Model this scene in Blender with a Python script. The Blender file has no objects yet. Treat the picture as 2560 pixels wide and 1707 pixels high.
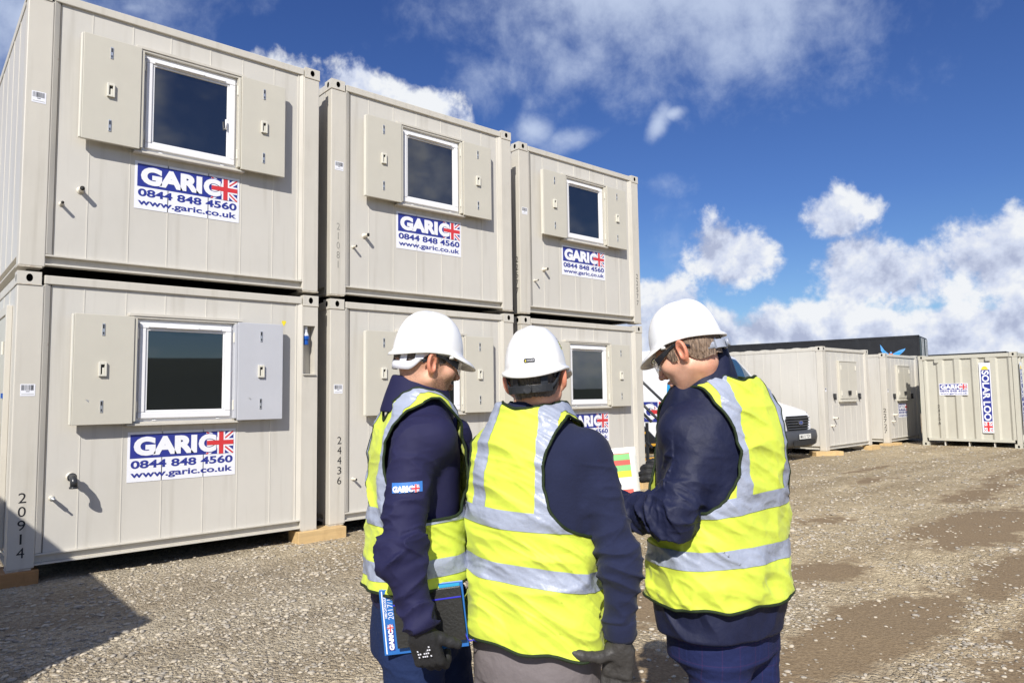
import bpy, bmesh, math, random, time
import numpy as np
from mathutils import Vector, Matrix, noise as mnoise
T0 = time.time()
random.seed(7); RNG = np.random.default_rng(11)
scene = bpy.context.scene
COL = scene.collection
R = math.radians
GZ = -0.13                       # ground level; z = 0 is the base of the cabins
CAM = Vector((-0.771, -7.524, 1.445)); YAW = 0.71408; PITCH = 0.07681; ROLL = -0.01370; FPX = 1777.2
SUN = Vector((1.17, 1.0, -1.20)).normalized()

# ---------------------------------------------------------------- materials
MATS = {}
def nd(nt, typ, x=0, y=0, **kw):
    n = nt.nodes.new(typ); n.location = (x, y)
    for k, v in kw.items(): setattr(n, k, v)
    return n
def rgb(c):
    return (c[0], c[1], c[2], 1.0)
def mat(name, col, rough=0.5, metal=0.0, var=0.06, vscale=3.0, bump=0.0, bscale=40.0, spec=0.5, coat=0.0, dirt=None, dscale=1.2, damt=0.5, sheen=0.0, sss=0.0, alpha=None, trans=0.0, aniso=(1, 1, 1), rust=0.0, streak=0.0):
    m = bpy.data.materials.new(name); m.use_nodes = True; MATS[name] = m
    nt = m.node_tree; b = nt.nodes['Principled BSDF']
    b.inputs['Roughness'].default_value = rough; b.inputs['Metallic'].default_value = metal
    b.inputs['Specular IOR Level'].default_value = spec
    b.inputs['Coat Weight'].default_value = coat
    if sheen: b.inputs['Sheen Weight'].default_value = sheen
    if trans: b.inputs['Transmission Weight'].default_value = trans
    if sss:
        b.inputs['Subsurface Weight'].default_value = sss
        b.inputs['Subsurface Radius'].default_value = (0.012, 0.005, 0.003); b.inputs['Subsurface Scale'].default_value = 1.0
    tc = nd(nt, 'ShaderNodeTexCoord', -1200); mp = nd(nt, 'ShaderNodeMapping', -1000); mp.inputs['Scale'].default_value = aniso
    nt.links.new(tc.outputs['Object'], mp.inputs['Vector'])
    n1 = nd(nt, 'ShaderNodeTexNoise', -800); n1.inputs['Scale'].default_value = vscale; n1.inputs['Detail'].default_value = 6; n1.inputs['Roughness'].default_value = 0.6
    nt.links.new(mp.outputs[0], n1.inputs['Vector'])
    mr = nd(nt, 'ShaderNodeMapRange', -600); mr.inputs['From Min'].default_value = 0.3; mr.inputs['From Max'].default_value = 0.7
    mr.inputs['To Min'].default_value = 1 - var; mr.inputs['To Max'].default_value = 1 + var
    nt.links.new(n1.outputs['Fac'], mr.inputs['Value'])
    mx = nd(nt, 'ShaderNodeMix', -400, data_type='RGBA', blend_type='MULTIPLY'); mx.inputs[0].default_value = 1.0
    mx.inputs[6].default_value = rgb(col); nt.links.new(mr.outputs[0], mx.inputs[7])
    out = mx.outputs[2]
    if dirt:
        n2 = nd(nt, 'ShaderNodeTexNoise', -800, -300); n2.inputs['Scale'].default_value = dscale; n2.inputs['Detail'].default_value = 9; n2.inputs['Roughness'].default_value = 0.65
        mp2 = nd(nt, 'ShaderNodeMapping', -1000, -300); mp2.inputs['Scale'].default_value = (2.2, 2.2, 0.7); nt.links.new(tc.outputs['Object'], mp2.inputs['Vector']); nt.links.new(mp2.outputs[0], n2.inputs['Vector'])
        r2 = nd(nt, 'ShaderNodeMapRange', -600, -300); r2.inputs['From Min'].default_value = 0.52; r2.inputs['From Max'].default_value = 0.78; r2.inputs['To Max'].default_value = damt
        nt.links.new(n2.outputs['Fac'], r2.inputs['Value'])
        m2 = nd(nt, 'ShaderNodeMix', -200, -200, data_type='RGBA'); nt.links.new(r2.outputs[0], m2.inputs[0]); nt.links.new(out, m2.inputs[6]); m2.inputs[7].default_value = rgb(dirt)
        out = m2.outputs[2]
    if streak:                                   # faint rain runs down a wall
        n4 = nd(nt, 'ShaderNodeTexNoise', -800, -900); n4.inputs['Scale'].default_value = 1.0; n4.inputs['Detail'].default_value = 5; mp4 = nd(nt, 'ShaderNodeMapping', -1000, -900); mp4.inputs['Scale'].default_value = (14, 14, .7)
        nt.links.new(tc.outputs['Object'], mp4.inputs['Vector']); nt.links.new(mp4.outputs[0], n4.inputs['Vector'])
        r4 = nd(nt, 'ShaderNodeMapRange', -600, -900); r4.inputs['From Min'].default_value = .54; r4.inputs['From Max'].default_value = .74; r4.inputs['To Max'].default_value = streak; nt.links.new(n4.outputs['Fac'], r4.inputs['Value'])
        m4 = nd(nt, 'ShaderNodeMix', -100, -400, data_type='RGBA'); nt.links.new(r4.outputs[0], m4.inputs[0]); nt.links.new(out, m4.inputs[6]); m4.inputs[7].default_value = (.30, .27, .21, 1); out = m4.outputs[2]
    if rust:                                     # small chips gone brown
        n5 = nd(nt, 'ShaderNodeTexNoise', -800, -1200); n5.inputs['Scale'].default_value = 6.5; n5.inputs['Detail'].default_value = 9; n5.inputs['Roughness'].default_value = .72; nt.links.new(tc.outputs['Object'], n5.inputs['Vector'])
        r5 = nd(nt, 'ShaderNodeMapRange', -600, -1200); r5.inputs['From Min'].default_value = .685; r5.inputs['From Max'].default_value = .71; r5.inputs['To Max'].default_value = rust; nt.links.new(n5.outputs['Fac'], r5.inputs['Value'])
        m5 = nd(nt, 'ShaderNodeMix', -50, -400, data_type='RGBA'); nt.links.new(r5.outputs[0], m5.inputs[0]); nt.links.new(out, m5.inputs[6]); m5.inputs[7].default_value = (.20, .10, .05, 1); out = m5.outputs[2]
    nt.links.new(out, b.inputs['Base Color'])
    if bump:
        n3 = nd(nt, 'ShaderNodeTexNoise', -800, -600); n3.inputs['Scale'].default_value = bscale; n3.inputs['Detail'].default_value = 5
        nt.links.new(mp.outputs[0], n3.inputs['Vector'])
        bp = nd(nt, 'ShaderNodeBump', -300, -500); bp.inputs['Strength'].default_value = bump; bp.inputs['Distance'].default_value = 0.01
        nt.links.new(n3.outputs['Fac'], bp.inputs['Height']); nt.links.new(bp.outputs[0], b.inputs['Normal'])
    if alpha is not None: b.inputs['Alpha'].default_value = alpha
    m['col_socket'] = 1
    return m

# ---------------------------------------------------------------- mesh builder
class MB:
    def __init__(s): s.v = []; s.f = []; s.m = []; s.mats = []
    def mi(s, m):
        if m not in s.mats: s.mats.append(m)
        return s.mats.index(m)
    def add(s, vs, fs, m):
        o = len(s.v); s.v += [tuple(map(float, v)) for v in vs]; k = s.mi(m)
        for f in fs: s.f.append(tuple(int(i) + o for i in f)); s.m.append(k)
        return s
    def box(s, x0, x1, y0, y1, z0, z1, m):
        vs = [(x, y, z) for z in (z0, z1) for y in (y0, y1) for x in (x0, x1)]
        return s.add(vs, [(0, 2, 3, 1), (4, 5, 7, 6), (0, 1, 5, 4), (2, 6, 7, 3), (0, 4, 6, 2), (1, 3, 7, 5)], m)
    def obox(s, c, half, rot, m):
        o = [(sx * half[0], sy * half[1], sz * half[2]) for sz in (-1, 1) for sy in (-1, 1) for sx in (-1, 1)]
        vs = [Vector(c) + rot @ Vector(p) for p in o]
        return s.add(vs, [(0, 2, 3, 1), (4, 5, 7, 6), (0, 1, 5, 4), (2, 6, 7, 3), (0, 4, 6, 2), (1, 3, 7, 5)], m)
    def tube(s, pts, r, m, n=10, cap=True):
        pts = [Vector(p) for p in pts]; rr = r if isinstance(r, (list, tuple)) else [r] * len(pts)
        rings = []; up = None
        for i, p in enumerate(pts):
            d = (pts[min(i + 1, len(pts) - 1)] - pts[max(i - 1, 0)]).normalized()
            if up is None: up = Vector((0, 0, 1)) if abs(d.z) < 0.9 else Vector((1, 0, 0))
            a = d.cross(up).normalized(); b = a.cross(d).normalized(); up = b
            rings.append([p + rr[i] * (math.cos(2 * math.pi * k / n) * a + math.sin(2 * math.pi * k / n) * b) for k in range(n)])
        vs = [v for r_ in rings for v in r_]; fs = []
        for i in range(len(pts) - 1):
            for k in range(n): fs.append((i * n + k, i * n + (k + 1) % n, (i + 1) * n + (k + 1) % n, (i + 1) * n + k))
        if cap: fs.append(tuple(range(n))[::-1]); fs.append(tuple((len(pts) - 1) * n + k for k in range(n)))
        return s.add(vs, fs, m)
    def poly(s, pts, m):
        return s.add(pts, [tuple(range(len(pts)))], m)
    def obj(s, name, parent=None, smooth=False, bevel=0.0, loc=None):
        me = bpy.data.meshes.new(name); me.from_pydata(s.v, [], s.f); me.update()
        for m in s.mats: me.materials.append(MATS[m] if isinstance(m, str) else m)
        me.polygons.foreach_set('material_index', s.m)
        if smooth: me.polygons.foreach_set('use_smooth', [True] * len(me.polygons))
        o = bpy.data.objects.new(name, me); COL.objects.link(o)
        if parent: o.parent = parent
        if loc: o.location = loc
        if bevel:
            b = o.modifiers.new('bevel', 'BEVEL'); b.width = bevel; b.segments = 2; b.limit_method = 'ANGLE'; b.angle_limit = R(40)
        return o
def npobj(name, v, f, m, parent=None, smooth=True, attrs=None, mi=None):
    me = bpy.data.meshes.new(name); v = np.asarray(v, np.float32); f = np.asarray(f, np.int32)
    me.vertices.add(len(v)); me.vertices.foreach_set('co', v.ravel())
    k = f.shape[1]; me.loops.add(f.size); me.loops.foreach_set('vertex_index', f.ravel())
    me.polygons.add(len(f)); me.polygons.foreach_set('loop_start', np.arange(len(f), dtype=np.int32) * k)
    me.polygons.foreach_set('loop_total', np.full(len(f), k, np.int32))
    me.update(calc_edges=True)
    if smooth: me.polygons.foreach_set('use_smooth', np.ones(len(f), bool))
    for mm in (m if isinstance(m, (list, tuple)) else [m]): me.materials.append(MATS[mm])
    if mi is not None: me.polygons.foreach_set('material_index', np.asarray(mi, np.int32))
    if attrs:
        for an, av in attrs.items():
            a = me.attributes.new(an, 'FLOAT', 'POINT'); a.data.foreach_set('value', np.asarray(av, np.float32))
    o = bpy.data.objects.new(name, me); COL.objects.link(o)
    if parent: o.parent = parent
    return o
def empty(name, loc, rz=0.0, label=None, cat=None, group=None):
    o = bpy.data.objects.new(name, None); COL.objects.link(o); o.location = loc; o.rotation_euler = (0, 0, rz); o.empty_display_size = 0.2
    if label: o['label'] = label
    if cat: o['category'] = cat
    if group: o['group'] = group
    return o
def tag(o, label=None, cat=None, group=None, kind=None):
    if label: o['label'] = label
    if cat: o['category'] = cat
    if group: o['group'] = group
    if kind: o['kind'] = kind
    return o
def copy_tree(o, parent=None):
    c = o.copy(); COL.objects.link(c)
    if parent: c.parent = parent
    for ch in [x for x in bpy.data.objects if x.parent == o]: copy_tree(ch, c)
    return c

# ---------------------------------------------------------------- lettering
_tc = {}
def text_geo(body, size=1.0, off=0.0, sx=1.0, align='LEFT', space=1.0, shear=0.0):
    key = (body, off, space, shear)
    if key not in _tc:
        cu = bpy.data.curves.new('t', 'FONT'); cu.body = body; cu.size = 1.0; cu.offset = off; cu.space_character = space; cu.shear = shear; cu.resolution_u = 4
        ob = bpy.data.objects.new('t', cu); COL.objects.link(ob)
        dg = bpy.context.evaluated_depsgraph_get(); me = ob.evaluated_get(dg).to_mesh()
        v = [tuple(p.co) for p in me.vertices]; f = [tuple(p.vertices) for p in me.polygons]
        ob.evaluated_get(dg).to_mesh_clear(); bpy.data.objects.remove(ob); bpy.data.curves.remove(cu)
        _tc[key] = (v, f)
    v, f = _tc[key]
    return v, f
def text_fit(body, x0, x1, z0, z1, off=0.02, space=1.0):
    """flat lettering scaled to fill the rectangle, returned as 2-D points and faces"""
    v, f = text_geo(body, off=off, space=space)
    xs = [p[0] for p in v]; ys = [p[1] for p in v]; ax, bx, ay, by = min(xs), max(xs), min(ys), max(ys)
    return [(x0 + (p[0] - ax) / (bx - ax) * (x1 - x0), z0 + (p[1] - ay) / (by - ay) * (z1 - z0)) for p in v], f
def clip_poly(P, x0, x1, z0, z1):
    for ax, s, lim in ((0, 1, x0), (0, -1, -x1), (1, 1, z0), (1, -1, -z1)):
        Q = []
        for i in range(len(P)):
            a, b = P[i], P[(i + 1) % len(P)]; fa, fb = s * a[ax] - lim, s * b[ax] - lim
            if fa >= 0: Q.append(a)
            if (fa >= 0) != (fb >= 0):
                t = fa / (fa - fb); Q.append((a[0] + t * (b[0] - a[0]), a[1] + t * (b[1] - a[1])))
        P = Q
        if not P: return []
    return P
def flag_polys(x0, x1, z0, z1, edge=True):
    """union flag as (colour, polygon, level) in a rectangle"""
    cx, cz = (x0 + x1) / 2, (z0 + z1) / 2; w, h = x1 - x0, z1 - z0; out = []
    out.append(('sign_blue', [(x0, z0), (x1, z0), (x1, z1), (x0, z1)], 1))
    def bar(ax, az, bx, bz, t, o=0.0):
        d = math.hypot(bx - ax, bz - az); nx, nz = -(bz - az) / d, (bx - ax) / d
        a = o - t / 2; b = o + t / 2
        return [(ax + nx * a, az + nz * a), (bx + nx * a, bz + nz * a), (bx + nx * b, bz + nz * b), (ax + nx * b, az + nz * b)]
    for (ax, az, bx, bz) in ((x0, z0, x1, z1), (x0, z1, x1, z0)):
        q = clip_poly(bar(ax - (bx - ax) * .2, az - (bz - az) * .2, bx + (bx - ax) * .2, bz + (bz - az) * .2, h * .22), x0, x1, z0, z1); out.append(('sign_white', q, 2))
        q = clip_poly(bar(ax, az, bx, bz, h * .07), x0, x1, z0, z1); out.append(('sign_red', q, 3))
    for t, c, l in ((.34, 'sign_white', 4), (.2, 'sign_red', 5)):
        out.append((c, [(x0, cz - h * t / 2), (x1, cz - h * t / 2), (x1, cz + h * t / 2), (x0, cz + h * t / 2)], l + .4))
        out.append((c, [(cx - h * t / 2, z0), (cx + h * t / 2, z0), (cx + h * t / 2, z1), (cx - h * t / 2, z1)], l))
    return out
def sign_items(w, h, blue='sign_blue', text='sign_blue', contact=True):
    """the hire firm's board: list of (material, pts2d, faces, level)"""
    it = [(None, [(0, 0), (w, 0), (w, h), (0, h)], [(0, 1, 2, 3)], 0)]
    if contact: bz0, bz1, bx0, bx1 = h * .47, h * .95, w * .022, w * .978
    else: bz0, bz1, bx0, bx1 = h * .0, h * 1.0, 0.0, w
    it.append((blue, [(bx0, bz0), (bx1, bz0), (bx1, bz1), (bx0, bz1)], [(0, 1, 2, 3)], 1))
    fx0 = bx0 + (bx1 - bx0) * .72; pad = (bz1 - bz0) * .07
    for c, q, l in flag_polys(fx0, bx1 - (pad if not contact else 0), bz0 + (pad if not contact else 0), bz1 - (pad if not contact else 0)):
        if q and l < 4: it.append((c, q, [tuple(range(len(q)))], 1 + l))
    fl = [(c, q, l) for c, q, l in flag_polys(fx0, bx1 - (pad if not contact else 0), bz0, bz1) if l >= 4]
    # vertical bar of the cross, and the red bar that runs out of the C
    fcx = (fx0 + bx1) / 2 + w * .012; hh = bz1 - bz0; mz = (bz0 + bz1) / 2
    for t, c, l in ((.34, 'sign_white', 5), (.2, 'sign_red', 7)):
        it.append((c, [(fcx - hh * t / 2, bz0), (fcx + hh * t / 2, bz0), (fcx + hh * t / 2, bz1), (fcx - hh * t / 2, bz1)], [(0, 1, 2, 3)], l))
        l += .5; it.append((c, [(fx0 + (bx1 - fx0) * .02, mz - hh * t / 2), (bx1, mz - hh * t / 2), (bx1, mz + hh * t / 2), (fx0 + (bx1 - fx0) * .02, mz + hh * t / 2)], [(0, 1, 2, 3)], l))
    lz0, lz1 = bz0 + hh * .1, bz1 - hh * .1
    p, f = text_fit('GARI', bx0 + w * .03, bx0 + w * .60, lz0, lz1, off=.06, space=.98); it.append(('sign_white', p, f, 6))
    p, f = text_fit('C', bx0 + w * .61, bx0 + w * .79, lz0 - hh * .03, lz1 + hh * .03, off=.09); it.append(('sign_blue', p, f, 5.5)) 
    p, f = text_fit('C', bx0 + w * .615, bx0 + w * .785, lz0, lz1, off=.06); it.append(('sign_white', p, f, 6))
    if contact:
        p, f = text_fit('0844 848 4560', w * .03, w * .975, h * .265, h * .43, off=.032); it.append((text, p, f, 1))
        p, f = text_fit('www.garic.co.uk', w * .03, w * .972, h * .045, h * .215, off=.026); it.append((text, p, f, 1))
    return it
def place_items(mb, items, fn, base='sign_white', step=0.0006, lift=0.003):
    """fn(x, z, out) -> point; out is the distance in front of the surface"""
    for m, p, f, l in items:
        mb.add([fn(q[0], q[1], lift + l * step) for q in p], f, m or base)
# ================================================================ materials used everywhere
PAINT = (0.572, 0.543, 0.478)
mat('cabin_paint', PAINT, rough=.48, var=.045, vscale=1.6, bump=.04, bscale=9, dirt=(.36, .33, .27), dscale=1.1, damt=.32, rust=.8, streak=.25)
mat('cabin_panel', (0.575, 0.553, 0.502), rough=.42, var=.035, vscale=1.1, bump=.05, bscale=5, dirt=(.40, .38, .32), dscale=.9, damt=.20, streak=.24)
mat('shutter_paint', (0.545, 0.52, 0.445), rough=.4, var=.03, vscale=2.5, bump=.03, bscale=8, dirt=(.4, .37, .3), damt=.12)
mat('shutter_grey', (0.49, 0.50, 0.535), rough=.4, var=.03, vscale=2.5, bump=.03, bscale=8)
mat('seam_highlight_and_leg', (0.645, 0.62, 0.555), rough=.6)  # paler cream: paints the bright highlight on panel seams; also colours the support legs
mat('dark_seam', (0.16, 0.15, 0.13), rough=.8)
mat('rusty_paint', (0.50, 0.46, 0.38), rough=.6, var=.15, vscale=20, dirt=(.26, .12, .05), dscale=7, damt=.85)
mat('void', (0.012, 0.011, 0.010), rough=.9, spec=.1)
mat('upvc', (0.80, 0.80, 0.81), rough=.28, var=.01)
mat('upvc_vent', (0.86, 0.86, 0.87), rough=.25, var=.01)
m = mat('window_glass', (0.008, 0.009, 0.012), rough=.015, var=.0); m.node_tree.nodes['Principled BSDF'].inputs['IOR'].default_value = 2.25
mat('zinc', (0.62, 0.64, 0.66), rough=.35, metal=.7, var=.15, vscale=30)
mat('slot_black', (0.02, 0.02, 0.02), rough=.7)
mat('handle_cream', (0.66, 0.64, 0.56), rough=.35)
mat('pipe_white', (0.66, 0.62, 0.53), rough=.45, var=.1, vscale=15)
mat('pipe_black', (0.03, 0.032, 0.036), rough=.3)
mat('sign_white', (0.80, 0.81, 0.86), rough=.3, var=.01)
mat('sign_blue', (0.028, 0.040, 0.26), rough=.3, var=.03)
mat('sign_red', (0.62, 0.045, 0.05), rough=.3, var=.03)
mat('stencil', (0.015, 0.015, 0.017), rough=.6, var=.2, vscale=60)
mat('stencil_faded', (0.27, 0.26, 0.23), rough=.7, var=.3, vscale=40)
mat('plug_blue', (0.01, 0.09, 0.42), rough=.3)
mat('plug_white', (0.74, 0.76, 0.80), rough=.35)
mat('yellow_label', (0.80, 0.66, 0.03), rough=.4)
mat('roof_paint', (0.50, 0.48, 0.43), rough=.55, dirt=(.3, .28, .24), damt=.4)
def wood_mat(name, c, dark):
    m = mat(name, c, rough=.7, var=.12, vscale=2, bump=.3, bscale=30, aniso=(1.2, 8, 12), dirt=dark, dscale=3, damt=.5)
wood_mat('timber', (0.60, 0.42, 0.20), (.30, .17, .06))
wood_mat('timber_dark', (0.38, 0.20, 0.075), (.13, .06, .02))  # darker, redder brown than the other timber

# ================================================================ world
SUN_EL = math.asin(-SUN.z); SUN_AZ = math.atan2(-SUN.x, -SUN.y)      # direction towards the sun, from +Y towards +X
def img_dir(px, py):
    """direction of a point of the photograph (2352 wide), used to say where a cloud stands in the sky"""
    f = Vector((math.sin(YAW) * math.cos(PITCH), math.cos(YAW) * math.cos(PITCH), math.sin(PITCH)))
    r = Vector((math.cos(YAW), -math.sin(YAW), 0)); u = r.cross(f)
    r2 = math.cos(ROLL) * r + math.sin(ROLL) * u; u2 = -math.sin(ROLL) * r + math.cos(ROLL) * u
    return (f + (px * 1.0884 - 1280.7) / 1777.2 * r2 - (py * 1.0884 - 854) / 1777.2 * u2).normalized()
w = bpy.data.worlds.new('World'); scene.world = w; w.use_nodes = True
nt = w.node_tree; nt.nodes.clear()
wo = nd(nt, 'ShaderNodeOutputWorld', 1400); bg = nd(nt, 'ShaderNodeBackground', 1200); bg.inputs['Strength'].default_value = 0.1
nt.links.new(bg.outputs[0], wo.inputs[0])
sky = nd(nt, 'ShaderNodeTexSky', -600, 300, sky_type='NISHITA'); sky.sun_disc = False; sky.sun_elevation = SUN_EL; sky.sun_rotation = SUN_AZ; sky.air_density = 1.0; sky.dust_density = 0.3; sky.ozone_density = 3.0
tcw = nd(nt, 'ShaderNodeTexCoord', -2600); D = tcw.outputs['Generated']
def vmath(op, a, b=None, x=0, y=0):
    n = nd(nt, 'ShaderNodeVectorMath', x, y, operation=op)
    for i, s in enumerate((a, b)):
        if s is None: continue
        if hasattr(s, 'is_linked'): nt.links.new(s, n.inputs[i])
        else: n.inputs[i].default_value = s
    return n
def math_(op, a, b=None, c=None, clamp=False):
    n = nd(nt, 'ShaderNodeMath', operation=op, use_clamp=clamp)
    for i, s in enumerate((a, b, c)):
        if s is None: continue
        if hasattr(s, 'is_linked'): nt.links.new(s, n.inputs[i])
        else: n.inputs[i].default_value = s
    return n.outputs[0]
def smooth(v, lo, hi):
    n = nd(nt, 'ShaderNodeMapRange', interpolation_type='SMOOTHSTEP'); nt.links.new(v, n.inputs['Value'])
    n.inputs['From Min'].default_value = lo; n.inputs['From Max'].default_value = hi; return n.outputs[0]
sep = nd(nt, 'ShaderNodeSeparateXYZ'); nt.links.new(D, sep.inputs[0]); DZ = sep.outputs[2]
# frame of the sky straight ahead of the wall of cabins: bearing and height
FH = (math.sin(YAW), math.cos(YAW), 0); RH = (math.cos(YAW), -math.sin(YAW), 0)
fx = vmath('DOT_PRODUCT', D, FH).outputs['Value']; rx = vmath('DOT_PRODUCT', D, RH).outputs['Value']
# warp for ragged edges
def noise3(scale, detail, rough, vec=None, dist=0.0, off=(0, 0, 0), sc=(1, 1, 1)):
    mp = nd(nt, 'ShaderNodeMapping'); mp.inputs['Location'].default_value = off; mp.inputs['Scale'].default_value = sc
    nt.links.new(vec or D, mp.inputs['Vector'])
    n = nd(nt, 'ShaderNodeTexNoise'); n.inputs['Scale'].default_value = scale; n.inputs['Detail'].default_value = detail; n.inputs['Roughness'].default_value = rough; n.inputs['Distortion'].default_value = dist
    nt.links.new(mp.outputs[0], n.inputs['Vector']); return n
def blob(px, py, rx_deg, rz_deg, amp=1.0, tilt=0.0):
    """soft elliptical patch of cloud cover round a direction"""
    c = img_dir(px, py); h = Vector((c.y, -c.x, 0)).normalized(); v = h.cross(c).normalized()
    ct, st = math.cos(R(tilt)), math.sin(R(tilt)); h2 = ct * h + st * v; v2 = -st * h + ct * v
    a = vmath('DOT_PRODUCT', D, tuple(h2 / math.tan(R(rx_deg)))).outputs['Value']; b = vmath('DOT_PRODUCT', D, tuple(v2 / math.tan(R(rz_deg)))).outputs['Value']
    oa = h2.dot(c); ob = v2.dot(c)
    r2 = math_('ADD', math_('MULTIPLY', a, a), math_('MULTIPLY', b, b))
    front = vmath('DOT_PRODUCT', D, tuple(c)).outputs['Value']
    e = math_('SUBTRACT', 1.0, math_('SQRT', r2)); e = math_('MULTIPLY', e, math_('GREATER_THAN', front, 0.0))
    e = math_('MAXIMUM', e, -1.0)
    return math_('MULTIPLY', e, amp)
def lay(blobs):
    o = blobs[0]
    for b in blobs[1:]: o = math_('MAXIMUM', o, b)
    return o
CUMULUS = [(880, 262, 6.4, 3.0, 1.2, -16), (690, 235, 4, 3, 1.0, 0), (1685, 590, 5.0, 3.0, 1.1, 0), (1905, 500, 3.8, 2.1, .75, 0), (2060, 625, 7.6, 3.3, 1.3, -6), (2290, 600, 6.6, 3.9, 1.3, 0), (2500, 640, 5, 5, 1.2, 0),
           (1510, 690, 4.0, 2.6, 1.0, 0), (1570, 790, 9, 3.4, 1.45, 0), (1840, 770, 9.5, 3.0, 1.4, 0), (2220, 780, 12, 3.0, 1.45, 0), (2700, 700, 14, 8, 1.3, 0)]
def density(Dv):
    """cloud cover at a direction: patches, broken up by billows"""
    nb = noise3(9.0, 7, .60, vec=Dv, dist=.1, off=(3.1, 1.2, .4)).outputs['Fac']
    bs_ = []
    for (px, py, a_, b_, am, ti) in CUMULUS:
        c = img_dir(px, py); h = Vector((c.y, -c.x, 0)).normalized(); v = h.cross(c).normalized(); ct, st = math.cos(R(ti)), math.sin(R(ti)); h2 = ct * h + st * v; v2 = -st * h + ct * v
        a = vmath('DOT_PRODUCT', Dv, tuple(h2 / math.tan(R(a_)))).outputs['Value']; b = vmath('DOT_PRODUCT', Dv, tuple(v2 / math.tan(R(b_)))).outputs['Value']
        r2 = math_('ADD', math_('MULTIPLY', a, a), math_('MULTIPLY', b, b)); bs_.append(math_('MULTIPLY', math_('SUBTRACT', 1.0, math_('SQRT', r2)), am))
    o = math_('MAXIMUM', lay(bs_), -1.0); front = smooth(vmath('DOT_PRODUCT', Dv, FH).outputs['Value'], .2, .35)
    o = math_('SUBTRACT', math_('MULTIPLY', math_('ADD', o, 1.0), front), 1.0)
    return math_('ADD', math_('MULTIPLY', o, 1.15), math_('MULTIPLY', math_('SUBTRACT', nb, .5), 4.0)), nb
cumd, nb0 = density(D); upv = vmath('ADD', D, (-.010, -.010, .024)).outputs['Vector']
nb1 = noise3(9.0, 5, .58, vec=upv, dist=.1, off=(3.1, 1.2, .4)).outputs['Fac']
cum_a = smooth(cumd, .05, .60)
# thin high veil at the top
veil = lay([blob(1560, -40, 21, 9.5, 1.15, -4), blob(1370, 120, 7.5, 7.5, .8), blob(1700, 90, 9, 5, .85, -10), blob(60, 20, 13, 6, .95, 20), blob(1320, 318, 3.6, 1.5, 1.0, 14), blob(1225, 300, 2.5, 1.6, .95, -8), blob(1512, 285, 1.1, 2.3, 1.05, -24), blob(1545, 262, 1.6, .7, .9, 10), blob(1130, 180, 3.5, 3, .6), blob(300, 20, 4, 1.2, .7, 8), blob(1500, 420, 3, 1.4, .55), blob(1520, 590, 2.5, 4, .5)])
n_v = noise3(10.5, 7, .60, dist=.15, off=(7.7, .3, 1.9)).outputs['Fac']
veild = math_('ADD', math_('MULTIPLY', veil, 1.25), math_('MULTIPLY', math_('SUBTRACT', n_v, .5), 2.7))
veil_a = math_('MULTIPLY', smooth(veild, .05, 1.45), .76)
# cloud elsewhere in the sky (behind the viewer: what the panes mirror)
n_o = noise3(2.6, 5, .58, dist=.1, off=(.7, 9.1, 3.3), sc=(1, 1, 1.8)).outputs['Fac']
behind = smooth(fx, .35, .0)
other = math_('MULTIPLY', math_('MULTIPLY', smooth(n_o, .47, .60), behind), .85)
# cloud shading: bright tops, blue-grey bases
rel = math_('MULTIPLY', math_('SUBTRACT', nb0, nb1), 4.2)
core = smooth(cumd, .5, 1.9)
shade = math_('SUBTRACT', math_('ADD', rel, .60), math_('MULTIPLY', core, .20))
low = smooth(DZ, .16, .0); shade = math_('SUBTRACT', shade, math_('MULTIPLY', low, .12))
cr = nd(nt, 'ShaderNodeValToRGB'); nt.links.new(shade, cr.inputs[0]); el = cr.color_ramp.elements
el[0].position = .12; el[0].color = (3.7, 4.15, 5.6, 1); el[1].position = .82; el[1].color = (7.5, 7.7, 8.0, 1)
e = el.new(.48); e.color = (5.6, 6.1, 7.4, 1)
# clear sky: the deep polarised blue of the picture
grade = nd(nt, 'ShaderNodeMix', data_type='RGBA', blend_type='MULTIPLY'); grade.inputs[0].default_value = 1.0
nt.links.new(sky.outputs[0], grade.inputs[6]); 
gz = nd(nt, 'ShaderNodeValToRGB'); nt.links.new(DZ, gz.inputs[0]); g = gz.color_ramp.elements
g[0].position = 0.0; g[0].color = (.60, .74, .84, 1); g[1].position = .62; g[1].color = (.31, .44, .82, 1)
e = g.new(.25); e.color = (.40, .54, .84, 1)
nt.links.new(gz.outputs[0], grade.inputs[7])
m1 = nd(nt, 'ShaderNodeMix', data_type='RGBA'); nt.links.new(veil_a, m1.inputs[0]); nt.links.new(grade.outputs[2], m1.inputs[6]); m1.inputs[7].default_value = (5.4, 6.2, 7.8, 1)
m2 = nd(nt, 'ShaderNodeMix', data_type='RGBA'); ca = math_('MAXIMUM', cum_a, other); nt.links.new(ca, m2.inputs[0]); nt.links.new(m1.outputs[2], m2.inputs[6]); nt.links.new(cr.outputs[0], m2.inputs[7])
nt.links.new(m2.outputs[2], bg.inputs['Color'])

sl = bpy.data.lights.new('sun', 'SUN'); sl.energy = 5.0; sl.angle = R(.53); sl.color = (1.0, .955, .88)
so = bpy.data.objects.new('sun', sl); COL.objects.link(so); so.rotation_euler = SUN.to_track_quat('-Z', 'Y').to_euler(); so.location = (-20, -20, 30)

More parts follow.
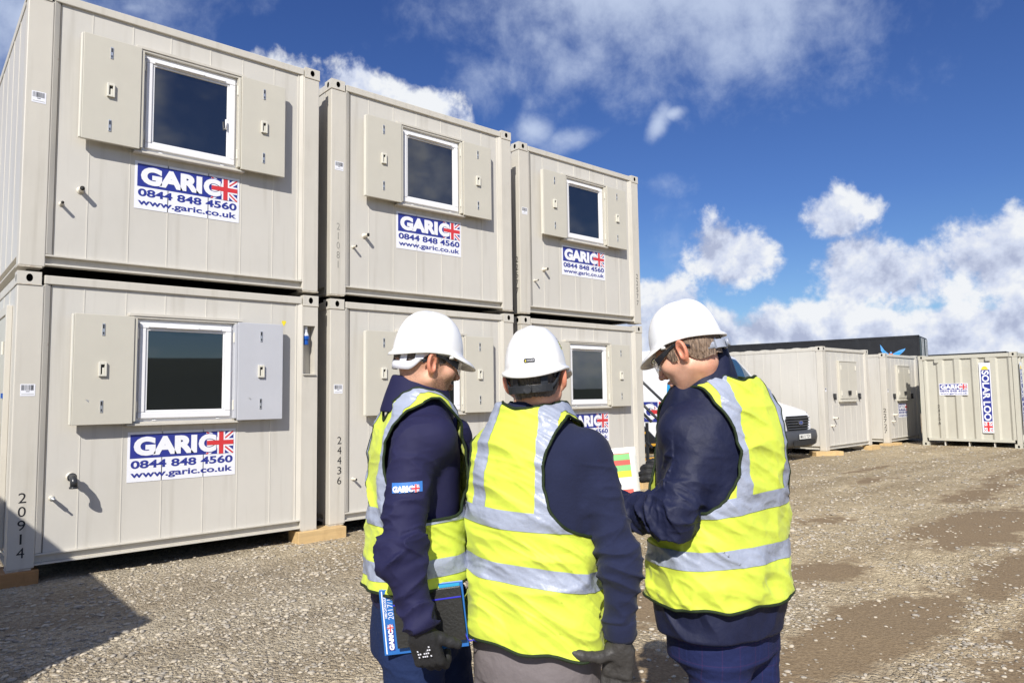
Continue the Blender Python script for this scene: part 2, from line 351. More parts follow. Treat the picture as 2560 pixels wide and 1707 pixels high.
cd = bpy.data.cameras.new('camera'); cam = bpy.data.objects.new('camera', cd); COL.objects.link(cam); scene.camera = cam
cd.sensor_width = 36; cd.lens = FPX / 2560 * 36; cd.clip_end = 3000; cd.clip_start = .05
cd.shift_x = .7 / 2560 * -1; cd.shift_y = 0
f = Vector((math.sin(YAW) * math.cos(PITCH), math.cos(YAW) * math.cos(PITCH), math.sin(PITCH)))
r = Vector((math.cos(YAW), -math.sin(YAW), 0)); u = r.cross(f)
r2 = math.cos(ROLL) * r + math.sin(ROLL) * u; u2 = -math.sin(ROLL) * r + math.cos(ROLL) * u
M = Matrix((r2, u2, -f)).transposed().to_4x4(); M.translation = CAM; cam.matrix_world = M
vs_ = scene.view_settings; vs_.view_transform = 'Standard'; vs_.look = 'None'; vs_.gamma = 1.0; vs_.exposure = 0.24; vs_.use_curve_mapping = False
scene.render.engine = 'CYCLES'

# ================================================================ ground
def vnoise(x, y, seed=0):
    """smooth value noise"""
    xi = np.floor(x).astype(np.int64); yi = np.floor(y).astype(np.int64); fx_ = x - xi; fy_ = y - yi
    def h(a, b):
        n = (a * 374761393 + b * 668265263 + seed * 1442695041) & 0x7fffffff; n = (n ^ (n >> 13)) * 1274126177 & 0x7fffffff
        return ((n ^ (n >> 16)) & 0xffff) / 65535.0
    u_ = fx_ * fx_ * (3 - 2 * fx_); v_ = fy_ * fy_ * (3 - 2 * fy_)
    return (h(xi, yi) * (1 - u_) + h(xi + 1, yi) * u_) * (1 - v_) + (h(xi, yi + 1) * (1 - u_) + h(xi + 1, yi + 1) * u_) * v_
def fbm(x, y, o=5, seed=0, g=.5):
    a = 1.0; s = 0; t = 0
    for i in range(o): s = s + a * vnoise(x, y, seed + i); t += a; a *= g; x = x * 2.03 + 11.3; y = y * 2.03 + 5.1
    return s / t
# bare, damp mud patches (cx, cy, rx, ry, amount) in metres
MUDP = [(4.1, -5.40, 1.75, .42, 1.35), (4.7, -6.35, 1.5, .42, 1.3), (6.6, -5.62, 1.3, .36, 1.2), (8.9, -4.72, 2.1, .65, 1.3), (5.5, -4.45, .8, .42, .8), (3.4, -4.1, .9, .5, .8), (8.0, -3.2, .9, .38, .6), (2.3, -4.85, .95, .5, 1.0), (12.0, -3.8, 1.7, .42, .8), (12.3, -2.1, 1.2, .25, .5), (16, -3.5, 3, .5, .5), (14.5, -1.2, 1.6, .2, .5)]
def mud_mask(x, y):
    m = np.zeros_like(x) - 1.0
    for cx, cy, rx_, ry_, a in MUDP:
        m = np.maximum(m, a * (1 - np.sqrt(((x - cx) / rx_) ** 2 + ((y - cy) / ry_) ** 2)))
    n = fbm(x * 1.6, y * 1.6, 5, 3, .6) - .5; n2 = fbm(x * 8, y * 8, 4, 9, .7) - .5
    v = m * 1.15 + n * 1.25 + n2 * 1.2 + .0
    return np.clip((v + .15) / .8, 0, 1)
def ground_h(x, y):
    h = (fbm(x * .8, y * .8, 4, 21) - .5) * .05
    h += (fbm(x * 7, y * 7, 4, 33, .6) - .5) * .022 * (1 - .75 * mud_mask(x, y))
    d = np.hypot(x + .77, y + 7.5)
    return h * np.clip((60 - d) / 40, 0, 1)
def axis(c, near, far, h0, growth):
    a = [0.0]; s = h0
    while a[-1] < far:
        if a[-1] > near: s *= growth
        a.append(a[-1] + s)
    a = np.array(a); return np.concatenate([c - a[:0:-1], c + a])
gx = axis(4.0, 5.0, 2500, .028, 1.035); gy = axis(-3.2, 3.0, 2500, .028, 1.035)
X, Y = np.meshgrid(gx, gy); Zg = ground_h(X, Y)
dist = np.hypot(X - 2, Y + 3)
# open moorland: the land rises far behind the viewer and to the sides
ang = np.arctan2(X, -Y)
rise = np.clip((dist - 55) / 240, 0, 1); rise = rise * rise * (3 - 2 * rise)
back = np.clip((-(Y * .75 + X * .65) - 20) / 60, 0, 1)
Zg = Zg + rise * back * (11 + 13 * fbm(X * .006, Y * .006, 4, 5)) + GZ + rise * (1 - back) * (9 * fbm(X * .008, Y * .008, 4, 15) - 1.5)
nx, ny = len(gx), len(gy); idx = np.arange(nx * ny).reshape(ny, nx)
fc = np.stack([idx[:-1, :-1], idx[:-1, 1:], idx[1:, 1:], idx[1:, :-1]], -1).reshape(-1, 4)
V = np.stack([X, Y, Zg], -1).reshape(-1, 3)
grass = np.clip((np.hypot((X - 6) / 1.6, (Y + 3)) - 26 - 10 * fbm(X * .05, Y * .05, 3, 8)) / 4, 0, 1)
gm = bpy.data.materials.new('gravel_ground'); gm.use_nodes = True; MATS['gravel_ground'] = gm; nt = gm.node_tree; b = nt.nodes['Principled BSDF']; b.inputs['Roughness'].default_value = .9; b.inputs['Specular IOR Level'].default_value = .2
tc = nd(nt, 'ShaderNodeTexCoord'); P = tc.outputs['Object']
vo = nd(nt, 'ShaderNodeTexVoronoi'); vo.inputs['Scale'].default_value = 38; nt.links.new(P, vo.inputs['Vector'])
vo2 = nd(nt, 'ShaderNodeTexVoronoi'); vo2.inputs['Scale'].default_value = 95; nt.links.new(P, vo2.inputs['Vector'])
nz = nd(nt, 'ShaderNodeTexNoise'); nz.inputs['Scale'].default_value = 2.3; nz.inputs['Detail'].default_value = 8; nz.inputs['Roughness'].default_value = .65; nt.links.new(P, nz.inputs['Vector'])
nf = nd(nt, 'ShaderNodeTexNoise'); nf.inputs['Scale'].default_value = 60; nf.inputs['Detail'].default_value = 5; nt.links.new(P, nf.inputs['Vector'])
cr1 = nd(nt, 'ShaderNodeValToRGB'); nt.links.new(vo.outputs['Color'], cr1.inputs[0]); e = cr1.color_ramp.elements
e[0].position = .1; e[0].color = (.41, .345, .24, 1); e[1].position = .9; e[1].color = (.67, .59, .44, 1); q = e.new(.5); q.color = (.54, .465, .335, 1)
cr2 = nd(nt, 'ShaderNodeValToRGB'); nt.links.new(nz.outputs['Fac'], cr2.inputs[0]); e = cr2.color_ramp.elements
e[0].position = .3; e[0].color = (.78, .75, .70, 1); e[1].position = .72; e[1].color = (1.12, 1.09, 1.03, 1)
mg = nd(nt, 'ShaderNodeMix', data_type='RGBA', blend_type='MULTIPLY'); mg.inputs[0].default_value = 1; nt.links.new(cr1.outputs[0], mg.inputs[6]); nt.links.new(cr2.outputs[0], mg.inputs[7])
mpt = nd(nt, 'ShaderNodeMapping'); mpt.inputs['Scale'].default_value = (.10, 1.1, 1); mpt.inputs['Rotation'].default_value = (0, 0, R(-16)); nt.links.new(P, mpt.inputs['Vector'])
ntk = nd(nt, 'ShaderNodeTexNoise'); ntk.inputs['Scale'].default_value = 1.6; ntk.inputs['Detail'].default_value = 5; ntk.inputs['Distortion'].default_value = .3; nt.links.new(mpt.outputs[0], ntk.inputs['Vector'])
crt = nd(nt, 'ShaderNodeValToRGB'); nt.links.new(ntk.outputs['Fac'], crt.inputs[0]); e = crt.color_ramp.elements
e[0].position = .36; e[0].color = (.80, .75, .68, 1); e[1].position = .66; e[1].color = (1.10, 1.07, 1.0, 1)
mgt = nd(nt, 'ShaderNodeMix', data_type='RGBA', blend_type='MULTIPLY'); mgt.inputs[0].default_value = 1; nt.links.new(mg.outputs[2], mgt.inputs[6]); nt.links.new(crt.outputs[0], mgt.inputs[7]); mg = mgt
cr3 = nd(nt, 'ShaderNodeValToRGB'); nt.links.new(nf.outputs['Fac'], cr3.inputs[0]); e = cr3.color_ramp.elements
e[0].position = .3; e[0].color = (.175, .125, .072, 1); e[1].position = .75; e[1].color = (.29, .215, .13, 1)
agy = nd(nt, 'ShaderNodeAttribute', attribute_name='grey'); mgy = nd(nt, 'ShaderNodeMix', data_type='RGBA', blend_type='MULTIPLY'); nt.links.new(agy.outputs['Fac'], mgy.inputs[0]); nt.links.new(mg.outputs[2], mgy.inputs[6]); mgy.inputs[7].default_value = (.90, .955, 1.10, 1); mg = mgy
am = nd(nt, 'ShaderNodeAttribute', attribute_name='mud'); ag = nd(nt, 'ShaderNodeAttribute', attribute_name='grass')
sm = nd(nt, 'ShaderNodeMapRange'); nt.links.new(am.outputs['Fac'], sm.inputs['Value']); sm.inputs['From Min'].default_value = .2; sm.inputs['From Max'].default_value = .8
mm = nd(nt, 'ShaderNodeMix', data_type='RGBA'); nt.links.new(sm.outputs[0], mm.inputs[0]); nt.links.new(mg.outputs[2], mm.inputs[6]); nt.links.new(cr3.outputs[0], mm.inputs[7])
gr = nd(nt, 'ShaderNodeValToRGB'); nt.links.new(nz.outputs['Fac'], gr.inputs[0]); e = gr.color_ramp.elements; e[0].color = (.022, .032, .012, 1); e[1].color = (.06, .07, .025, 1)
mf = nd(nt, 'ShaderNodeMix', data_type='RGBA'); nt.links.new(ag.outputs['Fac'], mf.inputs[0]); nt.links.new(mm.outputs[2], mf.inputs[6]); nt.links.new(gr.outputs[0], mf.inputs[7])
nt.links.new(mf.outputs[2], b.inputs['Base Color'])
hm = nd(nt, 'ShaderNodeMath', operation='MULTIPLY_ADD'); nt.links.new(vo.outputs['Distance'], hm.inputs[0]); hm.inputs[1].default_value = -1.0
ha = nd(nt, 'ShaderNodeMath', operation='MULTIPLY'); nt.links.new(vo2.outputs['Distance'], ha.inputs[0]); ha.inputs[1].default_value = -.5; nt.links.new(ha.outputs[0], hm.inputs[2])
bs = nd(nt, 'ShaderNodeMapRange'); nt.links.new(am.outputs['Fac'], bs.inputs['Value']); bs.inputs['To Min'].default_value = .95; bs.inputs['To Max'].default_value = .22
bp = nd(nt, 'ShaderNodeBump'); bp.inputs['Distance'].default_value = .035; nt.links.new(bs.outputs[0], bp.inputs['Strength']); nt.links.new(hm.outputs[0], bp.inputs['Height']); nt.links.new(bp.outputs[0], b.inputs['Normal'])
g_o = npobj('ground', V, fc, 'gravel_ground', attrs={'mud': mud_mask(X, Y).ravel(), 'grass': grass.ravel(), 'grey': (np.clip((5.0 - X + (fbm(X * .7, Y * .7, 3, 61) - .5) * 4) / 4, 0, 1) * np.clip((Y + 9) / 3, 0, 1)).ravel()}); tag(g_o, kind='structure', label='gravel and bare mud yard', cat='ground')

# loose stones lying on the gravel
mat('stone', (.44, .40, .335), rough=.85, var=.25, vscale=9, bump=.4, bscale=60)
ms = MATS['stone']; ntm = ms.node_tree; bb = ntm.nodes['Principled BSDF']
at = nd(ntm, 'ShaderNodeAttribute', attribute_name='tone'); cs = nd(ntm, 'ShaderNodeValToRGB'); ntm.links.new(at.outputs['Fac'], cs.inputs[0]); e = cs.color_ramp.elements
e[0].color = (.24, .205, .155, 1); e[1].color = (.52, .46, .355, 1); q = e.new(.35); q.color = (.37, .335, .28, 1); q = e.new(.7); q.color = (.47, .41, .32, 1)
ntm.links.new(cs.outputs[0], bb.inputs['Base Color'])
def scatter_stones():
    rng = np.random.default_rng(5)
    ph = (1 + 5 ** .5) / 2
    ico = np.array([(-1, ph, 0), (1, ph, 0), (-1, -ph, 0), (1, -ph, 0), (0, -1, ph), (0, 1, ph), (0, -1, -ph), (0, 1, -ph), (ph, 0, -1), (ph, 0, 1), (-ph, 0, -1), (-ph, 0, 1)]) / math.hypot(1, ph)
    icf = np.array([(0, 11, 5), (0, 5, 1), (0, 1, 7), (0, 7, 10), (0, 10, 11), (1, 5, 9), (5, 11, 4), (11, 10, 2), (10, 7, 6), (7, 1, 8), (3, 9, 4), (3, 4, 2), (3, 2, 6), (3, 6, 8), (3, 8, 9), (4, 9, 5), (2, 4, 11), (6, 2, 10), (8, 6, 7), (9, 8, 1)])
    F = np.array([math.sin(YAW), math.cos(YAW)]); Rt = np.array([math.cos(YAW), -math.sin(YAW)])
    N = 90000
    dd = 2.6 * (24 / 2.6) ** (rng.random(N) ** .85); aa = (rng.random(N) * 2 - 1) * dd * .80
    x = CAM.x + F[0] * dd + Rt[0] * aa; y = CAM.y + F[1] * dd + Rt[1] * aa
    mud = mud_mask(x, y); cl = fbm(x * 3, y * 3, 4, 77)
    keep = rng.random(N) < np.clip((cl - .25) * 2.2, .1, 1) * (1 - .82 * mud ** 1.0)
    inside = (y > .25) & (x > 0.0) & (x < 9.1)
    keep &= ~inside; x, y, dd = x[keep], y[keep], dd[keep]; n = len(x)
    s = (.0050 + .012 * rng.random(n) ** 2.6) * (1 + .35 * fbm(x * 2, y * 2, 3, 4)) * (.8 + dd / 22)
    big = rng.random(n) < .02; s[big] *= 1.6
    sc = np.stack([s * (1 + .5 * rng.random(n)), s * (.8 + .4 * rng.random(n)), s * (.22 + .30 * rng.random(n))], -1)
    P = ico[None] * (1 + .55 * (rng.random((n, 12, 1)) - .5)) * sc[:, None]
    a = rng.random(n) * 6.283; ca, sa = np.cos(a)[:, None], np.sin(a)[:, None]
    t = (rng.random(n) - .5)[:, None] * .9
    px = P[..., 0] * ca - P[..., 1] * sa; py = P[..., 0] * sa + P[..., 1] * ca; pz = P[..., 2] + px * t * .5
    V = np.stack([px + x[:, None], py + y[:, None], pz + (ground_h(x, y) + GZ + sc[:, 2] * .45)[:, None]], -1).reshape(-1, 3)
    Fc = (icf[None] + (np.arange(n) * 12)[:, None, None]).reshape(-1, 3)
    tone = np.repeat(np.clip(rng.random(n), 0, 1), 12)
    o = npobj('loose_stones', V, Fc, 'stone', smooth=False, attrs={'tone': tone}); tag(o, 'pale grey and buff stones strewn over the gravel yard', 'stones', kind='stuff')
scatter_stones()
print('env', time.time() - T0)
W, H = 2.827, 2.61
def oval(cx, cz, rx_, rz_, n=14):
    return [(cx + rx_ * math.cos(2 * math.pi * k / n), cz + rz_ * math.sin(2 * math.pi * k / n)) for k in range(n)]
def holed_plate(mb, fn, x0, x1, z0, z1, hole, depth, m, mv='void'):
    """flat face with an oval opening and a dark pocket behind it; fn(a, b, out)"""
    n = len(hole); cx = sum(p[0] for p in hole) / n; cz = sum(p[1] for p in hole) / n; out = []
    for (a, b) in hole:
        dx, dz = a - cx, b - cz; t = 1e9
        if dx > 1e-9: t = min(t, (x1 - cx) / dx)
        if dx < -1e-9: t = min(t, (x0 - cx) / dx)
        if dz > 1e-9: t = min(t, (z1 - cz) / dz)
        if dz < -1e-9: t = min(t, (z0 - cz) / dz)
        out.append((cx + dx * t, cz + dz * t))
    cor = [(x1, z1), (x0, z1), (x0, z0), (x1, z0)]
    vs = [fn(a, b, 0) for a, b in hole] + [fn(a, b, 0) for a, b in out] + [fn(a, b, -depth) for a, b in hole] + [fn(a, b, 0) for a, b in cor]
    fs = [(k, (k + 1) % n, n + (k + 1) % n, n + k) for k in range(n)]
    mb.add(vs, fs, m)
    # corners of the rectangle
    for ci, (a, b) in enumerate(cor):
        best = sorted(range(n), key=lambda k: (out[k][0] - a) ** 2 + (out[k][1] - b) ** 2)[:1][0]
        for k in (best - 1, best):
            k %= n; p, q = out[k], out[(k + 1) % n]
            if not (abs(p[0] - q[0]) < 1e-6 or abs(p[1] - q[1]) < 1e-6):
                mb.add([fn(p[0], p[1], 0), fn(q[0], q[1], 0), fn(a, b, 0)], [(0, 1, 2)], m)
    mb.add(vs[:n] + vs[2 * n:3 * n], [(k, (k + 1) % n, n + (k + 1) % n, n + k) for k in range(n)] , mv)
    mb.add(vs[2 * n:3 * n], [tuple(range(n))], mv)
def casting(root, x0, x1, y0, y1, z0, z1, front, side, m='cabin_paint'):
    mb = MB(); e = .004
    mb.box(x0 + e, x1 - e, y0 + e, y1 - e, z0 + .006, z1 - .006, 'void') if False else None
    cx, cz = (x0 + x1) / 2, (z0 + z1) / 2; cy = (y0 + y1) / 2; hx, hz = .026, .036
    sgn = -1 if front == 0 else 1; yf = y0 if front == 0 else y1; yb = y1 if front == 0 else y0
    holed_plate(mb, lambda a, b, o: (a, yf + sgn * o, b), x0, x1, z0, z1, oval(cx, cz, hx, hz), .05, m)
    xs = x0 if side == 0 else x1; xo = x1 if side == 0 else x0; ss = -1 if side == 0 else 1
    holed_plate(mb, lambda a, b, o: (xs + ss * o, a, b), y0, y1, z0, z1, oval(cy, cz, hx, hz), .05, m)
    mb.add([(xo, y0, z0), (xo, y1, z0), (xo, y1, z1), (xo, y0, z1)], [(0, 1, 2, 3)], m)
    mb.add([(x0, yb, z0), (x1, yb, z0), (x1, yb, z1), (x0, yb, z1)], [(0, 1, 2, 3)], m)
    mb.add([(x0, y0, z1), (x1, y0, z1), (x1, y1, z1), (x0, y1, z1)], [(0, 1, 2, 3)], m)
    mb.add([(x0, y0, z0), (x1, y0, z0), (x1, y1, z0), (x0, y1, z0)], [(3, 2, 1, 0)], m)
    # weld beads and rusty edge line
    zr = z0 - .004 if z0 > 1 else z1 + .004
    mb.box(x0 - .003, x1 + .003, y0 - .003, y1 + .003, min(zr, zr) - .004, zr + .004, 'rusty_paint')
    return mb.obj('corner_casting', root)
def shutter(root, x0, x1, z0, z1, m, hinge_right, dents=False):
    yf = -.085
    mb = MB(); t = .005
    mb.box(x0, x1, yf, yf + .038, z0, z1, m)
    # folded lip along the hinge side and edge returns
    if hinge_right: mb.box(x1 + .002, x1 + .030, yf + .012, yf + .085, z0 + .02, z1 - .02, m)
    else: mb.box(x0 - .030, x0 - .002, yf + .012, yf + .085, z0 + .02, z1 - .02, m)
    # thin raised return on the free edge
    if hinge_right: mb.box(x0 - .018, x0 - .001, yf + .004, yf + .05, z0 + .006, z1 - .006, 'handle_cream')
    s = mb.obj('shutter', root, bevel=.004)
    cx = (x0 + x1) / 2 + (-.015 if hinge_right else .0)
    for zz in ((z0 + z1) / 2 + .37, (z0 + z1) / 2 - .34):
        k = MB(); k.box(cx - .011, cx + .011, yf - .006, yf - .0005, zz - .055, zz + .055, 'zinc'); k.box(cx - .006, cx + .006, yf - .0085, yf - .0062, zz + .008, zz + .045, 'slot_black'); k.box(cx - .005, cx + .005, yf - .0085, yf - .0062, zz - .045, zz - .025, 'slot_black')
        k.obj('latch', s)
    k = MB(); zz = (z0 + z1) / 2 + .0
    # cup handle: a raised rim round a dark slot
    a, b, c, d = cx - .033, cx + .033, zz - .065, zz + .065
    k.box(a, a + .017, yf - .024, yf - .0005, c, d, 'handle_cream'); k.box(b - .017, b, yf - .024, yf - .0005, c, d, 'handle_cream')
    k.box(a + .0175, b - .0175, yf - .024, yf - .0005, d - .022, d, 'handle_cream'); k.box(a + .0175, b - .0175, yf - .024, yf - .0005, c, c + .018, 'handle_cream')
    k.box(a + .0175, b - .0175, yf - .006, yf - .0008, c + .0185, d - .0225, 'slot_black'); k.box(a + .03, b - .018, yf - .016, yf - .007, c + .019, d - .05, 'handle_cream')
    k.obj('handle', s, bevel=.003)
    hx = x1 + .034 if hinge_right else x0 - .034
    for zz in (z0 + .16, z1 - .16):
        k = MB(); k.tube([(hx, yf + .03, zz - .05), (hx, yf + .03, zz + .05)], .010, 'handle_cream', 8); k.obj('hinge', s)
    if dents:
        k = MB(); k.poly([(cx - .13, yf - .0015, z0 + .235), (cx - .105, yf - .0015, z0 + .205), (cx - .10, yf - .0015, z0 + .222)], 'zinc'); k.obj('scratch', s)
    return s
def window(root, y0=0.0, vent_off=0.0, handle=False):
    mb = MB(); m = 'upvc'
    x0, x1, z0, z1 = .955, 1.885, 1.25, 2.238
    fy = .004                                # face of the outer frame
    def ring(a0, a1, c0, c1, t, ya, yb, mm, l=None, r_=None, tt=None, bb=None):
        l = l or t; r_ = r_ or t; tt = tt or t; bb = bb or t
        mb.box(a0, a1, ya, yb, c1 - tt, c1, mm); mb.box(a0, a1, ya, yb, c0, c0 + bb, mm)
        mb.box(a0, a0 + l, ya, yb, c0 + bb + .0004, c1 - tt - .0004, mm); mb.box(a1 - r_, a1, ya, yb, c0 + bb + .0004, c1 - tt - .0004, mm)
    ring(x0, x1, z0, z1, .045, fy, .04, m)
    fr = mb.obj('window_frame', root, bevel=.004)
    mb = MB(); ring(x0 + .030, x1 - .030, z0 + .030, z1 - .030, .058, fy - .026, fy - .002, m)
    mb2 = mb; mb2.obj('sash', fr, bevel=.007)
    mb = MB(); ring(x0 + .089, x1 - .089, z0 + .089, z1 - .089, .020, fy - .014, fy + .012, m); mb.obj('glazing_bead', fr, bevel=.005)
    g = MB(); g.box(x0 + .10, x1 - .10, fy + .0, fy + .006, z0 + .10, z1 - .10, 'window_glass'); g.obj('pane', fr)
    v = MB(); zt = z1 - .055
    v.box(x0 + .10, x1 - .14, fy - .040, fy - .0265, zt - .022, zt - .004, 'upvc_vent'); v.box(x0 + .27 + vent_off, x0 + .57 + vent_off, fy - .052, fy - .0405, zt - .026, zt - .002, 'upvc_vent'); v.obj('trickle_vent', fr, bevel=.003)
    for xx in (x0 + .16, x1 - .17):
        k = MB(); k.box(xx, xx + .035, fy - .010, fy - .0005, z0 + .008, z0 + .022, 'upvc_vent'); k.obj('drain_cap', fr)
    if handle:
        k = MB(); k.tube([(x1 - .125, fy - .001, 1.66), (x1 - .125, fy - .035, 1.66), (x1 - .128, fy - .04, 1.75)], .009, 'upvc', 8); k.obj('window_handle', fr, smooth=True)
    # steel surround: header, sill and reveals standing proud of the wall
    s = MB(); p = 'cabin_paint'
    s.box(.885, 1.965, -.045, .029, 2.262, 2.290, p); s.box(.93, 1.91, -.035, .029, 2.240, 2.2615, p)
    s.box(.885, 1.955, -.058, .029, 1.214, 1.232, p); s.box(.93, 1.91, -.03, .029, 1.2325, 1.249, p)
    s.box(.932, .953, -.035, .029, 1.2495, 2.2395, p); s.box(1.887, 1.908, -.035, .029, 1.2495, 2.2395, p)
    s.obj('window_surround', root, bevel=.003)
    return fr
def sign_board(root, x0, z0, w, h, fn=None, name='sign', y=.03):
    mb = MB(); mb.box(x0, x0 + w, y - .0035, y - .0005, z0, z0 + h, 'sign_white') if fn is None else None
    f = fn or (lambda a, b, o: (x0 + a, y - .0005 - o, z0 + b))
    place_items(mb, sign_items(w, h)[1:] if fn is None else sign_items(w, h), f, lift=.0035)
    return mb.obj(name, root)
def barcode(root, x0, x1, z0, z1, seed, y=0.0):
    rg = random.Random(seed); mb = MB(); mb.box(x0, x1, y - .002, y - .0004, z0, z1, 'sign_white')
    x = x0 + .008; w = x1 - x0; h = z1 - z0
    while x < x1 - .010:
        t = rg.choice((.0015, .0025, .004)); mb.box(x, min(x + t, x1 - .006), y - .003, y - .0022, z0 + h * .48, z0 + h * .93, 'stencil'); x += t + rg.choice((.002, .003, .005))
    mb.box(x0 + w * .38, x0 + w * .62, y - .003, y - .0022, z0 + h * .36, z0 + h * .41, 'stencil'); mb.box(x0 + w * .08, x0 + w * .92, y - .003, y - .0022, z0 + h * .14, z0 + h * .17, 'stencil_faded')
    return mb.obj('barcode_label', root)
def number(root, digits, x0, x1, ztop, zbot, fn, m='stencil', name='stencilled_number'):
    mb = MB(); n = len(digits); pitch = (ztop - zbot) / (n - .25); h = pitch * .74
    for i, d in enumerate(digits):
        a, b = x0, x1
        if d == '1': a, b = x0 + (x1 - x0) * .36, x0 + (x1 - x0) * .62
        p, f = text_fit(d, a, b, ztop - i * pitch - h, ztop - i * pitch, off=.0)
        mb.add([fn(q[0], q[1], .0012) for q in p], f, m)
    return mb.obj(name, root)
def pipe(root, x, z, r_, l, cap=None):
    mb = MB(); y = .03
    mb.tube([(x, y - .001, z), (x, y - .006, z)], r_ * 1.6, 'pipe_white', 14)
    mb.tube([(x, y - .0065, z), (x, y - l, z)], r_, 'pipe_white', 14, cap=False)
    mb.tube([(x, y - l + .0, z), (x, y - l + .04, z)], r_ * .72, 'slot_black', 14)
    o = mb.obj('pipe_stub', root, smooth=True)
    if cap == 'elbow':
        e = MB(); e.tube([(x, y - l - .001, z), (x, y - l - .035, z), (x, y - l - .075, z - .006), (x, y - l - .098, z - .028), (x, y - l - .104, z - .075)], r_ * 1.25, 'pipe_black', 14)
        e.tube([(x, y - l - .104, z - .076), (x, y - l - .104, z - .092)], r_ * 1.55, 'pipe_black', 14); e.tube([(x, y - l - .001, z), (x, y - l - .02, z)], r_ * 1.6, 'pipe_black', 14); e.obj('elbow', o, smooth=True)
    if cap == 'tap':
        e = MB(); e.tube([(x, y - l - .001, z), (x, y - l - .05, z)], r_ * 1.15, 'zinc', 10); e.tube([(x, y - l - .051, z), (x, y - l - .09, z)], r_ * .6, 'zinc', 10); e.obj('valve', o, smooth=True)
    return o
def shell(root, L=6.06, side_seams=True, roof_waves=0, side_open=()):
    P = 'cabin_paint'
    w = MB(); yp = .03
    w.box(.262, 2.578, yp, yp + .06, .128, 2.509, 'cabin_panel'); wp = w.obj('wall_panel', root)
    w = MB()
    for x in (.52, .87, 1.22, 1.61, 1.95, 2.30): w.box(x - .004, x + .004, yp - .0035, yp - .0003, .13, 2.508, 'seam_highlight_and_leg')  # seam ridges, their highlight put into the paler colour
    w.box(.256, .2616, yp - .006, yp + .05, .128, 2.509, 'dark_seam'); w.box(2.5785, 2.586, yp - .012, yp + .05, .128, 2.509, 'seam_highlight_and_leg')
    w.obj('panel_joints', wp)
    for x0, x1, bx in ((0, .20, .2555), (2.64, W, 2.587)):
        p = MB(); p.box(x0, x1, 0, .16, .0125, H - .1155, P)
        a = .2005 if x0 == 0 else 2.6395
        p.add([(a, 0.002, .128), (bx, yp - .004, .128), (bx, .08, .128), (a, .08, .128), (a, 0.002, 2.509), (bx, yp - .004, 2.509), (bx, .08, 2.509), (a, .08, 2.509)], [(0, 1, 5, 4), (1, 2, 6, 5), (4, 5, 6, 7), (0, 3, 2, 1), (3, 0, 4, 7)], P)
        p.obj('corner_post', root, bevel=.008)
    for x0, x1 in ((0, .16), (W - .16, W)):
        p = MB(); p.box(x0, x1, L - .16, L, .0125, H - .1155, P); p.obj('corner_post', root, bevel=.008)
    t = MB(); t.box(.2, 2.64, .004, .10, 2.5095, 2.588, P); t.obj('top_rail', root, bevel=.006)
    t = MB(); t.box(.2, 2.64, L - .1, L - .004, 2.5095, 2.588, P); t.obj('top_rail', root)
    b = MB(); b.box(.2, 2.64, .002, .10, .112, .1275, P); b.box(.2, 2.64, .05, .056, .0455, .1115, P); b.box(.2, 2.64, .002, .10, .030, .045, P); b.obj('bottom_rail', root, bevel=.002)
    b = MB(); b.box(.2, 2.64, L - .1, L - .002, .03, .1275, P); b.obj('bottom_rail', root)
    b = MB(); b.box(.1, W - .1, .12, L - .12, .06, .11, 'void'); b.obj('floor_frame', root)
    for s in (0, 1):
        x0, x1 = (.012, .06) if s == 0 else (W - .06, W - .012)
        m = MB(); m.box(x0, x1, .1605, L - .1605, .128, 2.5, 'cabin_panel'); sp = m.obj('side_wall', root)
        if side_seams:
            m = MB(); xo = .012 if s == 0 else W - .012; sg = -1 if s == 0 else 1
            for k in range(1, 12):
                y = .16 + k * (L - .32) / 12; a, b_ = sorted((xo + sg * .0004, xo + sg * .004)); m.box(a, b_, y - .004, y + .004, .13, 2.499, 'seam_highlight_and_leg')
            m.obj('panel_joints', sp)
        m = MB(); xa, xb = (.003, .1) if s == 0 else (W - .1, W - .003); m.box(xa, xb, .1605, L - .1605, 2.5005, 2.585, P); m.obj('top_rail', root, bevel=.006)
        m = MB(); xi = (.05, .056) if s == 0 else (W - .056, W - .05)
        m.box(xa, xb, .1605, L - .1605, .112, .1275, P); m.box(xi[0], xi[1], .1605, L - .1605, .0455, .1115, P); m.box(xa, xb, .1605, L - .1605, .03, .045, P); m.obj('bottom_rail', root)
    m = MB(); m.box(.262, 2.578, L - .09, L - .03, .128, 2.509, 'cabin_panel'); m.obj('wall_panel', root)
    r_ = MB()
    if roof_waves:
        n = 120; x0, x1 = .05, W - .05; vs = []; fs = []
        for i in range(n + 1):
            y = .15 + (L - .3) * i / n; z = 2.590 + .020 * max(-.4, min(.7, math.sin(i / n * roof_waves * 2 * math.pi)))
            vs += [(x0, y, 2.56), (x0, y, z), (x1, y, z), (x1, y, 2.56)]
        for i in range(n):
            a = i * 4
            for k in range(3): fs.append((a + k, a + k + 1, a + 5 + k, a + 4 + k))
        r_.add(vs, fs, 'roof_paint')
    else: r_.box(.1, W - .1, .1, L - .1, 2.55, 2.578, 'roof_paint')
    r_.obj('roof', root, smooth=bool(roof_waves))
    hc = .113
    for x0, x1, sd in ((-.004, .178, 0), (W - .178, W + .004, 1)):
        for y0, y1, fr_ in ((-.004, .168, 0), (L - .168, L + .004, 1)):
            casting(root, x0, x1, y0, y1, H - hc, H, fr_, sd); ft = MB(); ft.box(x0, x1, y0, y1, 0, .012, 'rusty_paint'); ft.obj('foot_plate', root)

